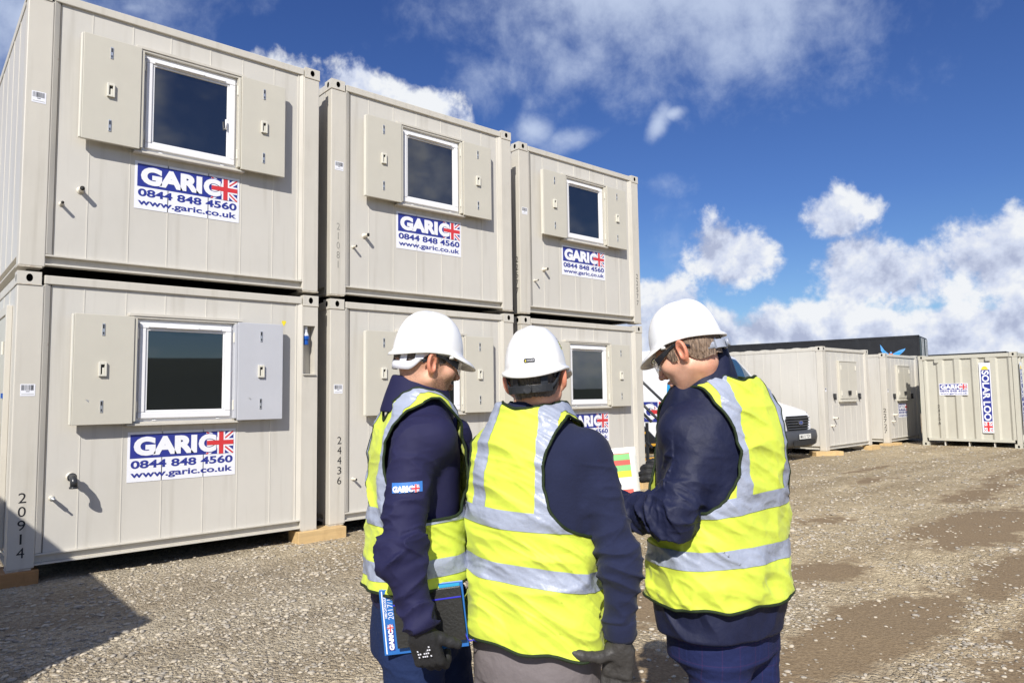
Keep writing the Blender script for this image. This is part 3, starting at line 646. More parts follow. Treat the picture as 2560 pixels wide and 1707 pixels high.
def cabin(loc, rz, label, grey_right=False, num=None, num_x=(.067, .125), num_z=(.667, .109), nm='stencil', pipes=(('big', .46, .765), ('small', .31, .61)), bar=True, handle=False, voff=0, L=6.06, dents=False, side_door=False, side_number=None, socket=False, sign=True, group=None):
    root = empty('site_cabin', loc, rz, label, 'site cabin', group or 'grey site cabins in the double stack')
    shell(root, L)
    shutter(root, .43, .925, 1.237, 2.253, 'shutter_paint', True, dents)
    shutter(root, 1.905, 2.385, 1.237, 2.253, 'shutter_grey' if grey_right else 'shutter_paint', False, dents)
    window(root, vent_off=voff, handle=handle)
    if sign: sign_board(root, .915, .678, 1.015, .474)
    if bar: barcode(root, .05, .16, 1.505, 1.61, sum(map(ord, label)))
    if num: number(root, num, num_x[0], num_x[1], num_z[0], num_z[1], lambda a, b, o: (a, -o, b), nm)
    if side_number: number(root, side_number, .03, .085, .86, .30, lambda a, b, o: (-o, .13 - a, b))
    for k in pipes:
        if k[0] == 'big': pipe(root, k[1], k[2], .022, .10)
        if k[0] == 'elbow': pipe(root, k[1], k[2], .024, .075, 'elbow')
        if k[0] == 'small': pipe(root, k[1], k[2], .014, .085)
        if k[0] == 'tap': pipe(root, k[1], k[2], .015, .05, 'tap')
    return root

U = 2.65
L1 = cabin((0, 0, 0), 0, 'lower left site cabin numbered 20914 with a bluish right shutter and a black pipe elbow', True, '20914', pipes=(('elbow', .455, .775), ('tap', .315, .598)), dents=True)
U1 = cabin((0, .004, U), 0, 'upper left site cabin, the nearest one of the top row, above cabin 20914', handle=True)
L2 = cabin((3.016, .072, .0), R(.15), 'lower middle site cabin numbered 24436, partly hidden behind the two left men', num='24436', num_x=(.097, .150), num_z=(1.006, .460), pipes=(('small', .316, .503),))
U2 = cabin((3.016, .076, U + .0), R(.15), 'upper middle site cabin with the faded number 21081 on its left post', num='21081', nm='stencil_faded', num_x=(.078, .118), num_z=(.868, .329))
L3 = cabin((6.19, .30, .02), R(.4), 'lower right site cabin of the stack, behind the middle man, beside the stair', pipes=(), bar=False)
U3 = cabin((6.19, .304, U + .02), R(.4), 'upper right site cabin numbered 22577 on its right post, farthest of top row', num='22577', num_x=(2.714, 2.762), num_z=(.867, .319), pipes=(('big', .507, .709), ('small', .315, .52)), side_number='22577')
# details that only the nearest lower cabin has
def recess():
    s = MB(); y = -.001
    x0, x1, z0, z1 = 2.655, 2.795, 1.727, 2.267
    s.box(x0, x1, -.0015, -.0005, z0, z1, 'dark_seam')
    s.box(x0 - .012, x0, -.012, .0, z0 - .012, z1 + .012, 'cabin_paint'); s.box(x1, x1 + .012, -.012, .0, z0 - .012, z1 + .012, 'cabin_paint'); s.box(x0, x1, -.012, 0, z1, z1 + .012, 'cabin_paint'); s.box(x0 - .005, x1 + .005, -.03, 0, z0 - .014, z0 - .0005, 'cabin_paint')
    return s
def cut_recess(cab):
    """open pocket in the right-hand corner post with the supply plug hanging in it"""
    post = [o for o in bpy.data.objects if o.parent == cab and o.name.startswith('corner_post')][1]
    bpy.data.objects.remove(post)
    P = 'cabin_paint'; x0, x1, z0, z1 = 2.655, 2.795, 1.727, 2.267
    p = MB(); p.box(2.64, x0, 0, .16, .0125, H - .1155, P); p.box(x1, W, 0, .16, .0125, H - .1155, P); p.box(x0 + .0003, x1 - .0003, 0, .16, .0125, z0, P); p.box(x0 + .0003, x1 - .0003, 0, .16, z1, H - .1155, P); p.box(x0 + .0003, x1 - .0003, .13, .16, z0, z1, P)
    p.add([(2.6395, .002, .128), (2.587, .026, .128), (2.587, .08, .128), (2.6395, .08, .128), (2.6395, .002, 2.509), (2.587, .026, 2.509), (2.587, .08, 2.509), (2.6395, .08, 2.509)], [(0, 1, 5, 4), (1, 2, 6, 5), (4, 5, 6, 7), (0, 3, 2, 1), (3, 0, 4, 7)], P)
    p.box(x0 - .004, x1 + .004, -.02, -.0005, z0 - .014, z0 - .001, P)
    post = p.obj('corner_post', cab)
    q = MB(); cx = 2.705; cy = .055
    q.tube([(cx, cy, 2.26), (cx, cy, 2.20)], .022, 'plug_white', 14); q.tube([(cx, cy, 2.1995), (cx, cy, 2.155)], [.024, .038], 'plug_white', 14)
    q.tube([(cx, cy, 2.1545), (cx, cy, 2.115)], .044, 'plug_blue', 16); q.tube([(cx, cy, 2.1145), (cx, cy, 2.055)], .034, 'plug_blue', 16); q.obj('socket_plug', cab, smooth=False, bevel=.003)
    y = MB(); y.poly([(2.412, .0285, 2.30), (2.44, .0285, 2.245), (2.468, .0285, 2.30), (2.455, .0285, 2.31), (2.425, .0285, 2.31)], 'yellow_label'); y.obj('warning_label', cab)
cut_recess(L1)
# door and its raised frame on the left flank of the nearest lower cabin
d = MB(); d.box(-.035, .011, .38, .46, .15, 2.34, 'cabin_paint'); d.box(-.035, .011, 1.42, 1.50, .15, 2.34, 'cabin_paint'); d.box(-.035, .011, .4605, 1.4195, 2.26, 2.34, 'cabin_paint'); df = d.obj('door_frame', L1, bevel=.004)
d = MB(); d.box(-.028, .011, .475, 1.405, .16, 2.25, 'shutter_paint'); dr = d.obj('door', L1, bevel=.003)
for z in (.5, 1.2, 1.95):
    k = MB(); k.tube([(-.045, .468, z - .06), (-.045, .468, z + .06)], .012, 'handle_cream', 8); k.obj('hinge', dr)
k = MB(); k.box(-.048, -.036, .40, .44, 1.49, 1.535, 'plug_blue'); k.obj('marker_label', df)

# right-hand group -----------------------------------------------------------------------
def far_cabin(loc, rz, label, num=None, sign=False, waves=0, L=6.06, closed=True):
    root = empty('site_cabin', loc, rz, label, 'site cabin', 'grey site cabins standing alone across the yard')
    shell(root, L, roof_waves=waves)
    P = 'shutter_paint'
    w = MB(); x0, x1, z0, z1 = .93, 1.90, 1.28, 2.24
    w.box(x0 - .045, x1 + .045, -.045, .029, z1, z1 + .03, P); w.box(x0 - .05, x1 + .05, -.06, .029, z0 - .075, z0 - .045, P); w.box(x0 - .05, x1 + .05, -.02, .029, z0 - .0445, z0, P)
    w.box(x0 - .045, x0, -.03, .029, z0, z1, P); w.box(x1, x1 + .045, -.03, .029, z0, z1, P); fr = w.obj('window_surround', root, bevel=.004)
    for a, b, s in ((x0 + .005, 1.412, -1), (1.418, x1 - .005, 1)):
        k = MB(); k.box(a, b, -.035, .0, z0 + .004, z1 - .004, P); sh = k.obj('shutter', root, bevel=.004)
        for zz in (z0 + .15, z1 - .15):
            h = MB(); hx = a + .03 if s < 0 else b - .03; h.box(hx - .012, hx + .012, -.05, -.0355, zz - .06, zz + .06, 'handle_cream'); h.obj('hinge', sh)
        h = MB(); hx = b - .04 if s < 0 else a + .04; h.box(hx - .022, hx + .022, -.07, -.0355, z0 + .14, z0 + .21, 'slot_black'); h.box(hx - .008, hx + .012, -.07, -.0355, z0 + .09, z0 + .139, 'slot_black'); h.obj('lock', sh)
    for x in (.62, 2.14):
        h = MB(); h.box(x - .035, x + .035, -.03, .0295, 1.32, 1.42, 'pipe_black'); h.box(x - .01, x + .015, -.04, .0295, 1.26, 1.319, 'pipe_black'); h.obj('hook', root)
    pipe(root, .56, .80, .026, .12); pipe(root, .42, .61, .022, .10)
    barcode(root, .07, .15, 1.47, 1.57, 5)
    if sign: sign_board(root, .97, .70, .78, .44)
    if num: number(root, num, .03, .11, 1.00, .28, lambda a, b, o: (-.001 - o, .15 - a, b), name='stencilled_number')
    return root
A = far_cabin((16.74, .84, -.02), R(1.3), 'plain site cabin with closed shutters and wavy roof edge, right behind the white van', waves=13)
B = far_cabin((21.05, 1.04, -.055), R(2.5), 'site cabin numbered 22727, half in shade next to the corrugated toilet container', num='22727', sign=True)

# corrugated welfare container ------------------------------------------------------------
mat('container_paint', (0.50, 0.485, 0.41), rough=.45, var=.04, vscale=1.5, bump=.05, bscale=6, dirt=(.33, .29, .2), damt=.2)
mat('sun_yellow', (.86, .62, .06), rough=.35)
def corrugated(root, length, fn, nrib, z0, z1, m, depth=.036):
    """trapezoidal sheet; fn(a, out, z) maps along/out of the wall"""
    prof = [(0, 0)]; p = length / nrib
    for k in range(nrib):
        a = k * p; prof += [(a + p * .12, 0), (a + p * .24, -depth), (a + p * .72, -depth), (a + p * .84, 0), (a + p, 0)]
    vs = []; fs = []
    for a, o in prof: vs += [fn(a, o, z0), fn(a, o, z1)]
    for i in range(len(prof) - 1): fs.append((2 * i, 2 * i + 2, 2 * i + 3, 2 * i + 1))
    # closed ends of the pressings at top and bottom
    mb = MB(); mb.add(vs, fs, m); return mb.obj('corrugated_wall', root)
def solar_board(root, fn, w=.27, h=1.92):
    mb = MB(); it = [(None, [(0, 0), (w, 0), (w, h), (0, h)], [(0, 1, 2, 3)], 0)]
    bx0, bx1 = w * .14, w * .92; bz0, bz1 = h * .165, h * .925; bz1 = h * .90
    it.append(('sign_blue', [(bx0, bz0), (bx1, bz0), (bx1, bz1), (bx0, bz1)], [(0, 1, 2, 3)], 1))
    sun = [(w * .5 + w * .3 * math.cos(a), bz1 + .004 + h * .052 * math.sin(a)) for a in [k * math.pi / 14 for k in range(15)]]
    it.append(('sun_yellow', sun, [tuple(range(15))], 1))
    for c, q, l in flag_polys(bx0, bx1, h * .02, h * .155):
        if q: it.append((c, q, [tuple(range(len(q)))], l))
    p, f = text_fit('SOLAR LOO', 0, bz1 - bz0 - h * .02, bx0 + w * .07, bx1 - w * .07, off=.03)     # rotated a quarter turn: reads downwards
    it.append(('sign_white', [(b, bz1 - h * .01 - a) for a, b in [(q[0], q[1]) for q in p]], f, 2))
    place_items(mb, it, fn, lift=.003); return mb.obj('toilet_sign', root)
C = empty('toilet_container', (21.854, .431, -.165 + .02), 0, 'beige corrugated container numbered 24156 with tall blue signs, at the right edge', 'container')
def build_C():
    dx, dy = (21.96 - 21.854), (-1.936 - .431); n = math.hypot(dx, dy)
    C.rotation_euler = (0, 0, math.atan2(dy, dx))          # local x runs along the short face, towards the viewer's right
    Wc, Lc, Hc = 2.40, 6.06, 2.60; P = 'container_paint'
    # local y points away (+x world) from the short face
    fr = MB()
    for x0, x1 in ((0, .11), (Wc - .11, Wc)):
        for y0, y1 in ((0, .12), (Lc - .12, Lc)):
            q = MB(); q.box(x0, x1, y0, y1, .1205, Hc - .1205, P); q.obj('corner_post', C, bevel=.006)
            for z0 in (0, Hc - .12):
                xx = (x0 - .004, x0 + .165) if x0 == 0 else (x1 - .165, x1 + .004); yy = (y0 - .004, y0 + .165) if y0 == 0 else (y1 - .165, y1 + .004)
                casting(C, xx[0], xx[1], yy[0], yy[1], z0, z0 + .12, 0 if y0 == 0 else 1, 0 if x0 == 0 else 1, P)
    for z0, z1 in ((.16, .23), (Hc - .12, Hc - .02)):
        q = MB(); q.box(.162, Wc - .162, .01, .08, z0, z1, P); q.box(.162, Wc - .162, Lc - .08, Lc - .01, z0, z1, P); q.obj('top_rail' if z0 > 1 else 'bottom_rail', C, bevel=.004)
        q = MB(); q.box(.01, .08, .162, Lc - .162, z0, z1, P); q.box(Wc - .08, Wc - .01, .162, Lc - .162, z0, z1, P); q.obj('top_rail' if z0 > 1 else 'bottom_rail', C, bevel=.004)
    corrugated(C, Wc - .24, lambda a, o, z: (.12 + a, .018 - o, z), 5, .231, Hc - .121, P)
    corrugated(C, Lc - .26, lambda a, o, z: (Wc - .02 + o, .13 + a, z), 14, .231, Hc - .121, P)
    corrugated(C, Lc - .26, lambda a, o, z: (.02 - o, .13 + a, z), 14, .231, Hc - .121, P)
    corrugated(C, Wc - .24, lambda a, o, z: (.12 + a, Lc - .02 + o, z), 5, .231, Hc - .121, P)
    q = MB(); q.box(.08, Wc - .08, .08, Lc - .08, Hc - .06, Hc - .03, 'roof_paint'); q.obj('roof', C)
    q = MB()
    for x in (.55, 1.15, 1.75): q.box(x, x + .02, .05, .2, .01, .16, 'seam_highlight_and_leg')
    q.obj('support_leg', C)
    for x in (.42, 1.68):
        q = MB(); q.box(x, x + .1, -.012, .01, Hc - .22, Hc - .125, P); q.obj('hanging_plate', C)
    solar_board(C, lambda a, b, o: (1.51 + a, .015 - o - .004, .41 + b)); 
    mb = MB(); mb.box(.50, 1.22, .008, .0125, 1.45, 1.78, 'sign_white'); place_items(mb, sign_items(.72, .33)[1:], lambda a, b, o: (.50 + a, .008 - o, 1.45 + b), lift=.0004); mb.obj('sign', C)
    number(C, '24156', .44, .49, 1.18, .62, lambda a, b, o: (a, .016 - o, b))
    solar_board(C, lambda a, b, o: (Wc - .015 + o + .004, .30 + a, .41 + b))
    mb = MB(); mb.box(Wc - .012, Wc - .008, .85, 1.57, 1.75, 2.08, 'sign_white'); place_items(mb, sign_items(.72, .33)[1:], lambda a, b, o: (Wc - .008 + o, .85 + a, 1.75 + b), lift=.0004); mb.obj('sign', C)
build_C()

# another cabin just outside the picture on the left: its shadow falls on the gravel and on the first cabin
S = empty('site_cabin', (-1.97, -4.10, -.01), R(90), 'closed site cabin beyond the left edge whose shadow reaches the gravel', 'site cabin', 'grey site cabins standing alone across the yard')
shell(S, 6.06)
S.scale = (1, 1, 1)

# timber packing under the cabins -------------------------------------------------------------
def block(x0, x1, y0, y1, z0, z1, label, m='timber', rz=0, name='timber_block'):
    mb = MB(); hx, hy = (x1 - x0) / 2, (y1 - y0) / 2; mb.box(-hx, hx, -hy, hy, 0, z1 - z0, m)
    o = mb.obj(name, None, bevel=.006, loc=((x0 + x1) / 2, (y0 + y1) / 2, z0)); o.rotation_euler = (0, 0, rz)
    return tag(o, label, 'timber block', 'timber blocks packed under the cabins')
gz = GZ - .01
block(-.13, .232, -.035, .34, gz, -.001, 'shaded timber block under the left corner of cabin 20914', 'timber_dark')
block(2.60, 3.17, -.05, .22, gz, -.001, 'pale timber block bridging the gap between the two nearest lower cabins')
block(5.7, 6.42, .02, .25, gz, -.001, 'timber block under the joint between the middle and right lower cabins')
block(8.72, 9.12, .15, .42, gz, .018, 'timber block under the right corner of the farthest lower cabin, by the stair')
block(16.38, 17.15, .72, 1.0, gz - .0, -.022, 'timber block under the near corner of the plain cabin behind the van', rz=R(-28))
block(19.2, 19.75, .78, 1.02, gz, -.02, 'small timber block under the right corner of the plain cabin behind the van')
block(20.75, 21.6, .90, 1.2, gz, -.057, 'timber block under the near corner of cabin 22727')
print('cabins', time.time() - T0)
mat('van_white', (.80, .81, .83), rough=.25, var=.01, coat=.6)
mat('van_grey', (.055, .058, .065), rough=.55)
mat('van_black', (.012, .012, .013), rough=.35)
mat('grille', (.03, .033, .036), rough=.3)
mat('chrome', (.7, .72, .74), rough=.15, metal=1)
mat('tyre', (.02, .02, .021), rough=.85)
mat('van_glass', (.03, .075, .13), rough=.03, spec=.8)
mat('headlamp', (.62, .66, .70), rough=.08, spec=.8)
mat('plate_white', (.80, .80, .76), rough=.35)
mat('oval_blue', (.02, .06, .28), rough=.2)
mat('cyan_sign', (.02, .30, .62), rough=.3)
def lerp_tab(t, x):
    for (a, va), (b, vb) in zip(t, t[1:]):
        if x <= b:
            k = (x - a) / (b - a) if b > a else 0; k = max(0, min(1, k)); return va + (vb - va) * k
    return t[-1][1]
TOP = [(0, .98), (.04, 1.06), (.14, 1.13), (.5, 1.23), (.86, 1.32), (1.0, 1.40), (1.75, 2.27), (2.0, 2.52), (2.35, 2.70), (2.9, 2.77), (5.5, 2.78), (5.95, 2.70), (5.98, 2.6)]
WID = [(0, .76), (.05, .84), (.16, .92), (.4, .985), (1, 1.02), (5.9, 1.02), (5.98, .98)]
TW = [(0, .70), (.2, .80), (.9, .86), (1.1, .86), (1.75, .78), (2.4, .76), (5.98, .78)]
def van_section(s):
    t = lerp_tab(TOP, s); w = lerp_tab(WID, s); tw = lerp_tab(TW, s); b = .30; sh = min(1.18, t - .10)
    right = [(0, b), (w * .9, b), (w, b + .12), (w * 1.0, .70), (w * .995, sh)]
    k = (t - sh)
    right += [(w * .985 + (tw - w * .985) * .30, sh + k * .36), (w * .985 + (tw - w * .985) * .62, sh + k * .70), (tw * 1.0, sh + k * .90), (tw * .90, sh + k * .975), (tw * .5, t - .004), (0, t)]
    return right
def build_van():
    V0 = empty('delivery_van', (15.17, .74, GZ), 0, 'white high roof van with grey bumper parked nose out beside the plain cabin', 'van')
    # local: y = distance behind the nose, x across
    ss = [0, .02, .05, .1, .16, .25, .4, .6, .8, .92, 1.0, 1.12, 1.3, 1.5, 1.75, 1.87, 2.0, 2.15, 2.35, 2.6, 2.9, 3.4, 4, 4.6, 5.2, 5.5, 5.8, 5.95, 5.98]
    rings = []
    for s in ss:
        r_ = van_section(s); full = [(-x, z) for x, z in r_[::-1][:-1]] + r_[:]   # left top .. bottom .. right top
        rings.append([(x, s + (.04 * (1 - (x / 1.0) ** 2) * 0), z) for x, z in full])
    # bulge the nose forward at the middle
    for ri, s in enumerate(ss):
        if s < .5: rings[ri] = [(x, y + (abs(x) ** 2.5) * .16 * (1 - s / .5), z) for x, y, z in rings[ri]]
    n = len(rings[0]); mb = MB(); vs = [p for r_ in rings for p in r_]; fs = []; fm = []
    for i in range(len(ss) - 1):
        for k in range(n - 1): fs.append((i * n + k, i * n + k + 1, (i + 1) * n + k + 1, (i + 1) * n + k))
        fs.append((i * n + n - 1, i * n, (i + 1) * n, (i + 1) * n + n - 1))
    fs.append(tuple(range(n))); fs.append(tuple((len(ss) - 1) * n + k for k in range(n))[::-1])
    mb.add(vs, fs, 'van_white'); body = mb.obj('body', V0, smooth=True)
    md = body.modifiers.new('e', 'EDGE_SPLIT'); md.split_angle = R(38)
    def surf(s, u, lift=.006):
        r_ = van_section(s)[4:]; k = u * (len(r_) - 1); i = min(int(k), len(r_) - 2); f_ = k - i
        x = r_[i][0] * (1 - f_) + r_[i + 1][0] * f_; z = r_[i][1] * (1 - f_) + r_[i + 1][1] * f_
        return x, s, z
    # windscreen: sheet between the bonnet and the roof
    g = MB(); rows = 12; cols = 16; vs = []; fs = []
    for i in range(rows + 1):
        s = 1.02 + (1.95 - 1.02) * i / rows; z = lerp_tab(TOP, s); tw = lerp_tab(TW, s)
        for j in range(cols + 1):
            a = (j / cols * 2 - 1); x = a * tw * .93; zz = z - (.075 * abs(a) ** 3) + .014; vs.append((x, s + .012 * -1 + .0, zz))
    for i in range(rows):
        for j in range(cols): a = i * (cols + 1) + j; fs.append((a, a + 1, a + cols + 2, a + cols + 1))
    g.add(vs, fs, 'van_glass'); ws = g.obj('windscreen', V0, smooth=True)
    for sx in (-1, 1):
        g = MB(); g.add([(sx * (1.002), 1.35, 1.22), (sx * 1.002, 2.35, 1.22), (sx * .90, 2.35, 2.0), (sx * .90, 1.85, 2.0), (sx * .975, 1.45, 1.42)], [(0, 1, 2, 3, 4)], 'van_glass'); g.obj('side_window', V0)
        g = MB(); g.obox((sx * 1.17, 1.42, 1.45), (.07, .035, .17), Matrix.Identity(3), 'van_black'); g.tube([(sx * .98, 1.40, 1.28), (sx * 1.14, 1.42, 1.32)], .025, 'van_black', 8); g.obj('wing_mirror', V0, bevel=.02)
        # headlamp
        h = MB(); h.add([(sx * .55, .028, .93), (sx * .80, .115, .80), (sx * .925, .30, 1.0), (sx * .90, .40, 1.17), (sx * .72, .17, 1.11)], [(0, 1, 2, 3, 4)], 'headlamp')
        hl = MB(); pts = [(sx * .52, .02, .96), (sx * .83, .13, .82), (sx * .945, .33, 1.0), (sx * .93, .46, 1.16), (sx * .66, .11, 1.09)]
        c = Vector(pts[0]) * 0
        for p in pts: c += Vector(p) / 5
        out = c + Vector((sx * .03, -.05, .0)); hl.add(pts + [tuple(out)], [(0, 1, 5), (1, 2, 5), (2, 3, 5), (3, 4, 5), (4, 0, 5)], 'headlamp'); hl.obj('headlight', V0)
    # bumper wraps the corners
    prof = [(.30, .03), (.36, -.055), (.52, -.085), (.66, -.065), (.70, .0)]
    path = [(-1.035, .75), (-1.04, .45), (-1.0, .22), (-.88, .07), (-.65, -.01), (-.3, -.045), (0, -.05), (.3, -.045), (.65, -.01), (.88, .07), (1.0, .22), (1.04, .45), (1.035, .75)]
    mb = MB(); vs = []; fs = []
    for i, (x, y) in enumerate(path):
        a = Vector(path[max(i - 1, 0)]); b = Vector(path[min(i + 1, len(path) - 1)]); t = (b - a).normalized(); nrm = Vector((t.y, -t.x))
        for z, o in prof: q = Vector((x, y)) - nrm * o * -1; vs.append((x + nrm.x * -o, y + nrm.y * -o * 1, z))
    k = len(prof)
    for i in range(len(path) - 1):
        for j in range(k - 1): fs.append((i * k + j, (i + 1) * k + j, (i + 1) * k + j + 1, i * k + j + 1))
    mb.add(vs, fs, 'van_grey'); bm_ = mb.obj('bumper', V0, smooth=True)
    md = bm_.modifiers.new('s', 'SOLIDIFY'); md.thickness = .02
    g = MB(); g.box(-.50, .50, -.152, -.14, .36, .48, 'slot_black'); g.obj('air_intake', bm_)
    for z in (.40, .44): 
        pass
    # grille: dark hexagon with slats
    g = MB(); hexa = [(-.47, 1.03), (.47, 1.03), (.53, .95), (.44, .70), (-.44, .70), (-.53, .95)]
    g.add([(x, -.03 + abs(x) ** 2.5 * .18, z) for x, z in hexa] + [(x * .97, .04 + abs(x) ** 2.5 * .18, z) for x, z in hexa], [(0, 1, 2, 3, 4, 5), (0, 6, 7, 1), (1, 7, 8, 2), (2, 8, 9, 3), (3, 9, 10, 4), (4, 10, 11, 5), (5, 11, 6, 0)], 'slot_black'); gr = g.obj('grille', V0)
    for z in (.735, .795, .855, .915, .975):
        w = .44 + .09 * min(1, (z - .70) / .25); s = MB(); s.tube([(x_ * w, -.045 + abs(x_ * w) ** 2.5 * .18, z) for x_ in (-1, -.5, 0, .5, 1)], .014, 'van_grey', 8); s.obj('slat', gr)
    e = MB(); e.tube([(0, -.055, .87), (0, -.075, .87)], .001, 'chrome', 20); 
    ov = oval(0, .87, .105, .048, 24); e = MB(); e.add([(a, -.078, b) for a, b in ov] + [(a, -.05, b) for a, b in ov], [tuple(range(24))] + [(k, (k + 1) % 24, 24 + (k + 1) % 24, 24 + k) for k in range(24)], 'chrome')
    ov2 = oval(0, .87, .093, .038, 24); e.add([(a, -.0795, b) for a, b in ov2], [tuple(range(24))], 'oval_blue')
    p, f = text_fit('Ford', -.06, .06, .85, .892, off=-.005); e.add([(q[0], -.081, q[1]) for q in p], f, 'chrome'); e.obj('badge', gr)
    n_ = MB(); n_.box(-.26, .26, -.172, -.162, .505, .615, 'plate_white'); p, f = text_fit('MA15 YDV', -.235, .235, .52, .60, off=.005, space=1.05); n_.add([(q[0], -.1735, q[1]) for q in p], f, 'stencil'); n_.obj('number_plate', V0)
    # wheels
    for sx in (-1, 1):
        for y in (.98, 4.6):
            t = MB(); t.tube([(sx * .80, y, .34), (sx * 1.03, y, .34)], .34, 'tyre', 28); wheel = t.obj('wheel', V0, bevel=.03)
            t = MB(); t.tube([(sx * 1.031, y, .34), (sx * 1.045, y, .34)], [.2, .17], 'zinc', 20); t.obj('rim', wheel)
            a = MB(); a.tube([(sx * 1.019, y + .42 * math.cos(k), .34 + .42 * math.sin(k)) for k in [i * math.pi / 12 for i in range(13)]], .028, 'van_grey', 8); a.obj('wheel_arch', V0)
    # livery on the flank: the firm's board and a round blue sticker
    for sx in (-1, 1):
        mb = MB(); it = sign_items(2.3, .52, contact=False)
        fn = (lambda a, b, o: (-1.023 - o, 5.15 - a, .86 + b)) if sx < 0 else (lambda a, b, o: (1.023 + o, 2.1 + a, .86 + b))
        place_items(mb, it, fn, step=.0012, lift=.003); mb.obj('flank_sign', V0)
    mb = MB(); mb.add([(-1.024, 2.95, 1.52), (-1.024, 2.55, 1.52), (-.985, 2.55, 1.86), (-.985, 2.95, 1.86)], [(0, 1, 2, 3)], 'cyan_sign'); mb.add([(-1.03, 2.90, 1.42), (-1.03, 2.60, 1.42), (-1.026, 2.60, 1.50), (-1.026, 2.90, 1.50)], [(0, 1, 2, 3)], 'sign_blue')
    mb.add([(-1.012 - .0, 2.75 + .10 * math.cos(a), 1.69 + .10 * math.sin(a)) for a in [k * math.pi / 8 for k in range(16)]], [tuple(range(16))], 'sign_white'); mb.obj('sticker', V0)
    w_ = MB(); w_.tube([(-.55, .93, 1.36), (.1, .97, 1.40), (.45, 1.05, 1.47)], .012, 'van_black', 6); w_.obj('wiper', V0)
    return V0
VAN = build_van()

# black steel stair against the end of the stack, yellow nosings
mat('stair_black', (.02, .022, .026), rough=.45, var=.1)
mat('nosing_yellow', (.75, .40, .04), rough=.5)
mat('grating', (.10, .10, .10), rough=.6, metal=.3)
def build_stair():
    S_ = empty('steel_stair', (9.13, .0, GZ), 0, 'black steel stair with yellow tread edges at the right end of the stack', 'stair')
    x0, x1 = .06, 1.0; n = 12; rise = .215; go = .25; y0 = .42
    for k in range(n):
        t = MB(); z = rise * (k + 1); y = y0 + go * k
        t.box(x0 + .045, x1 - .045, y, y + .25, z - .03, z, 'grating'); tr = t.obj('tread', S_)
        q = MB(); q.box(x0 + .04, x1 - .04, y - .012, y + .045, z - .035, z + .006, 'nosing_yellow'); q.obj('nosing', tr)
    for x in (x0, x1 - .04):
        t = MB(); a = Vector((x, y0 - .12, .02)); b = Vector((x, y0 + go * n, rise * n)); d = Vector((0, 0, .2))
        t.add([a, b, b + d, a + d, a + Vector((.04, 0, 0)), b + Vector((.04, 0, 0)), b + d + Vector((.04, 0, 0)), a + d + Vector((.04, 0, 0))], [(0, 1, 2, 3), (7, 6, 5, 4), (0, 4, 5, 1), (1, 5, 6, 2), (2, 6, 7, 3), (3, 7, 4, 0)], 'stair_black'); t.obj('stringer', S_)
        xc = x + .02
        for h, nm in ((1.0, 'handrail'), (.56, 'middle_rail')):
            t = MB(); t.tube([(xc, y0 - .1, .1 + h), (xc, y0 + go * n, rise * n + h)], .025, 'stair_black', 10); t.obj(nm, S_, smooth=True)
        for k in (0, 4, 8, 11.9):
            t = MB(); y = y0 + go * k; z = rise * k; t.box(xc - .02, xc + .02, y - .02, y + .02, z, z + 1.08, 'stair_black'); t.obj('baluster', S_)
    # landing
    t = MB(); t.box(x0, x1, y0 + go * n, y0 + go * n + 1.2, rise * n - .05, rise * n, 'grating'); t.obj('landing', S_)
    for x in (x0 + .03, x1 - .03):
        for y in (y0 + go * n + .1, y0 + go * n + 1.1):
            t = MB(); t.box(x - .03, x + .03, y - .03, y + .03, 0, rise * n - .051, 'stair_black'); t.obj('leg', S_)
build_stair()

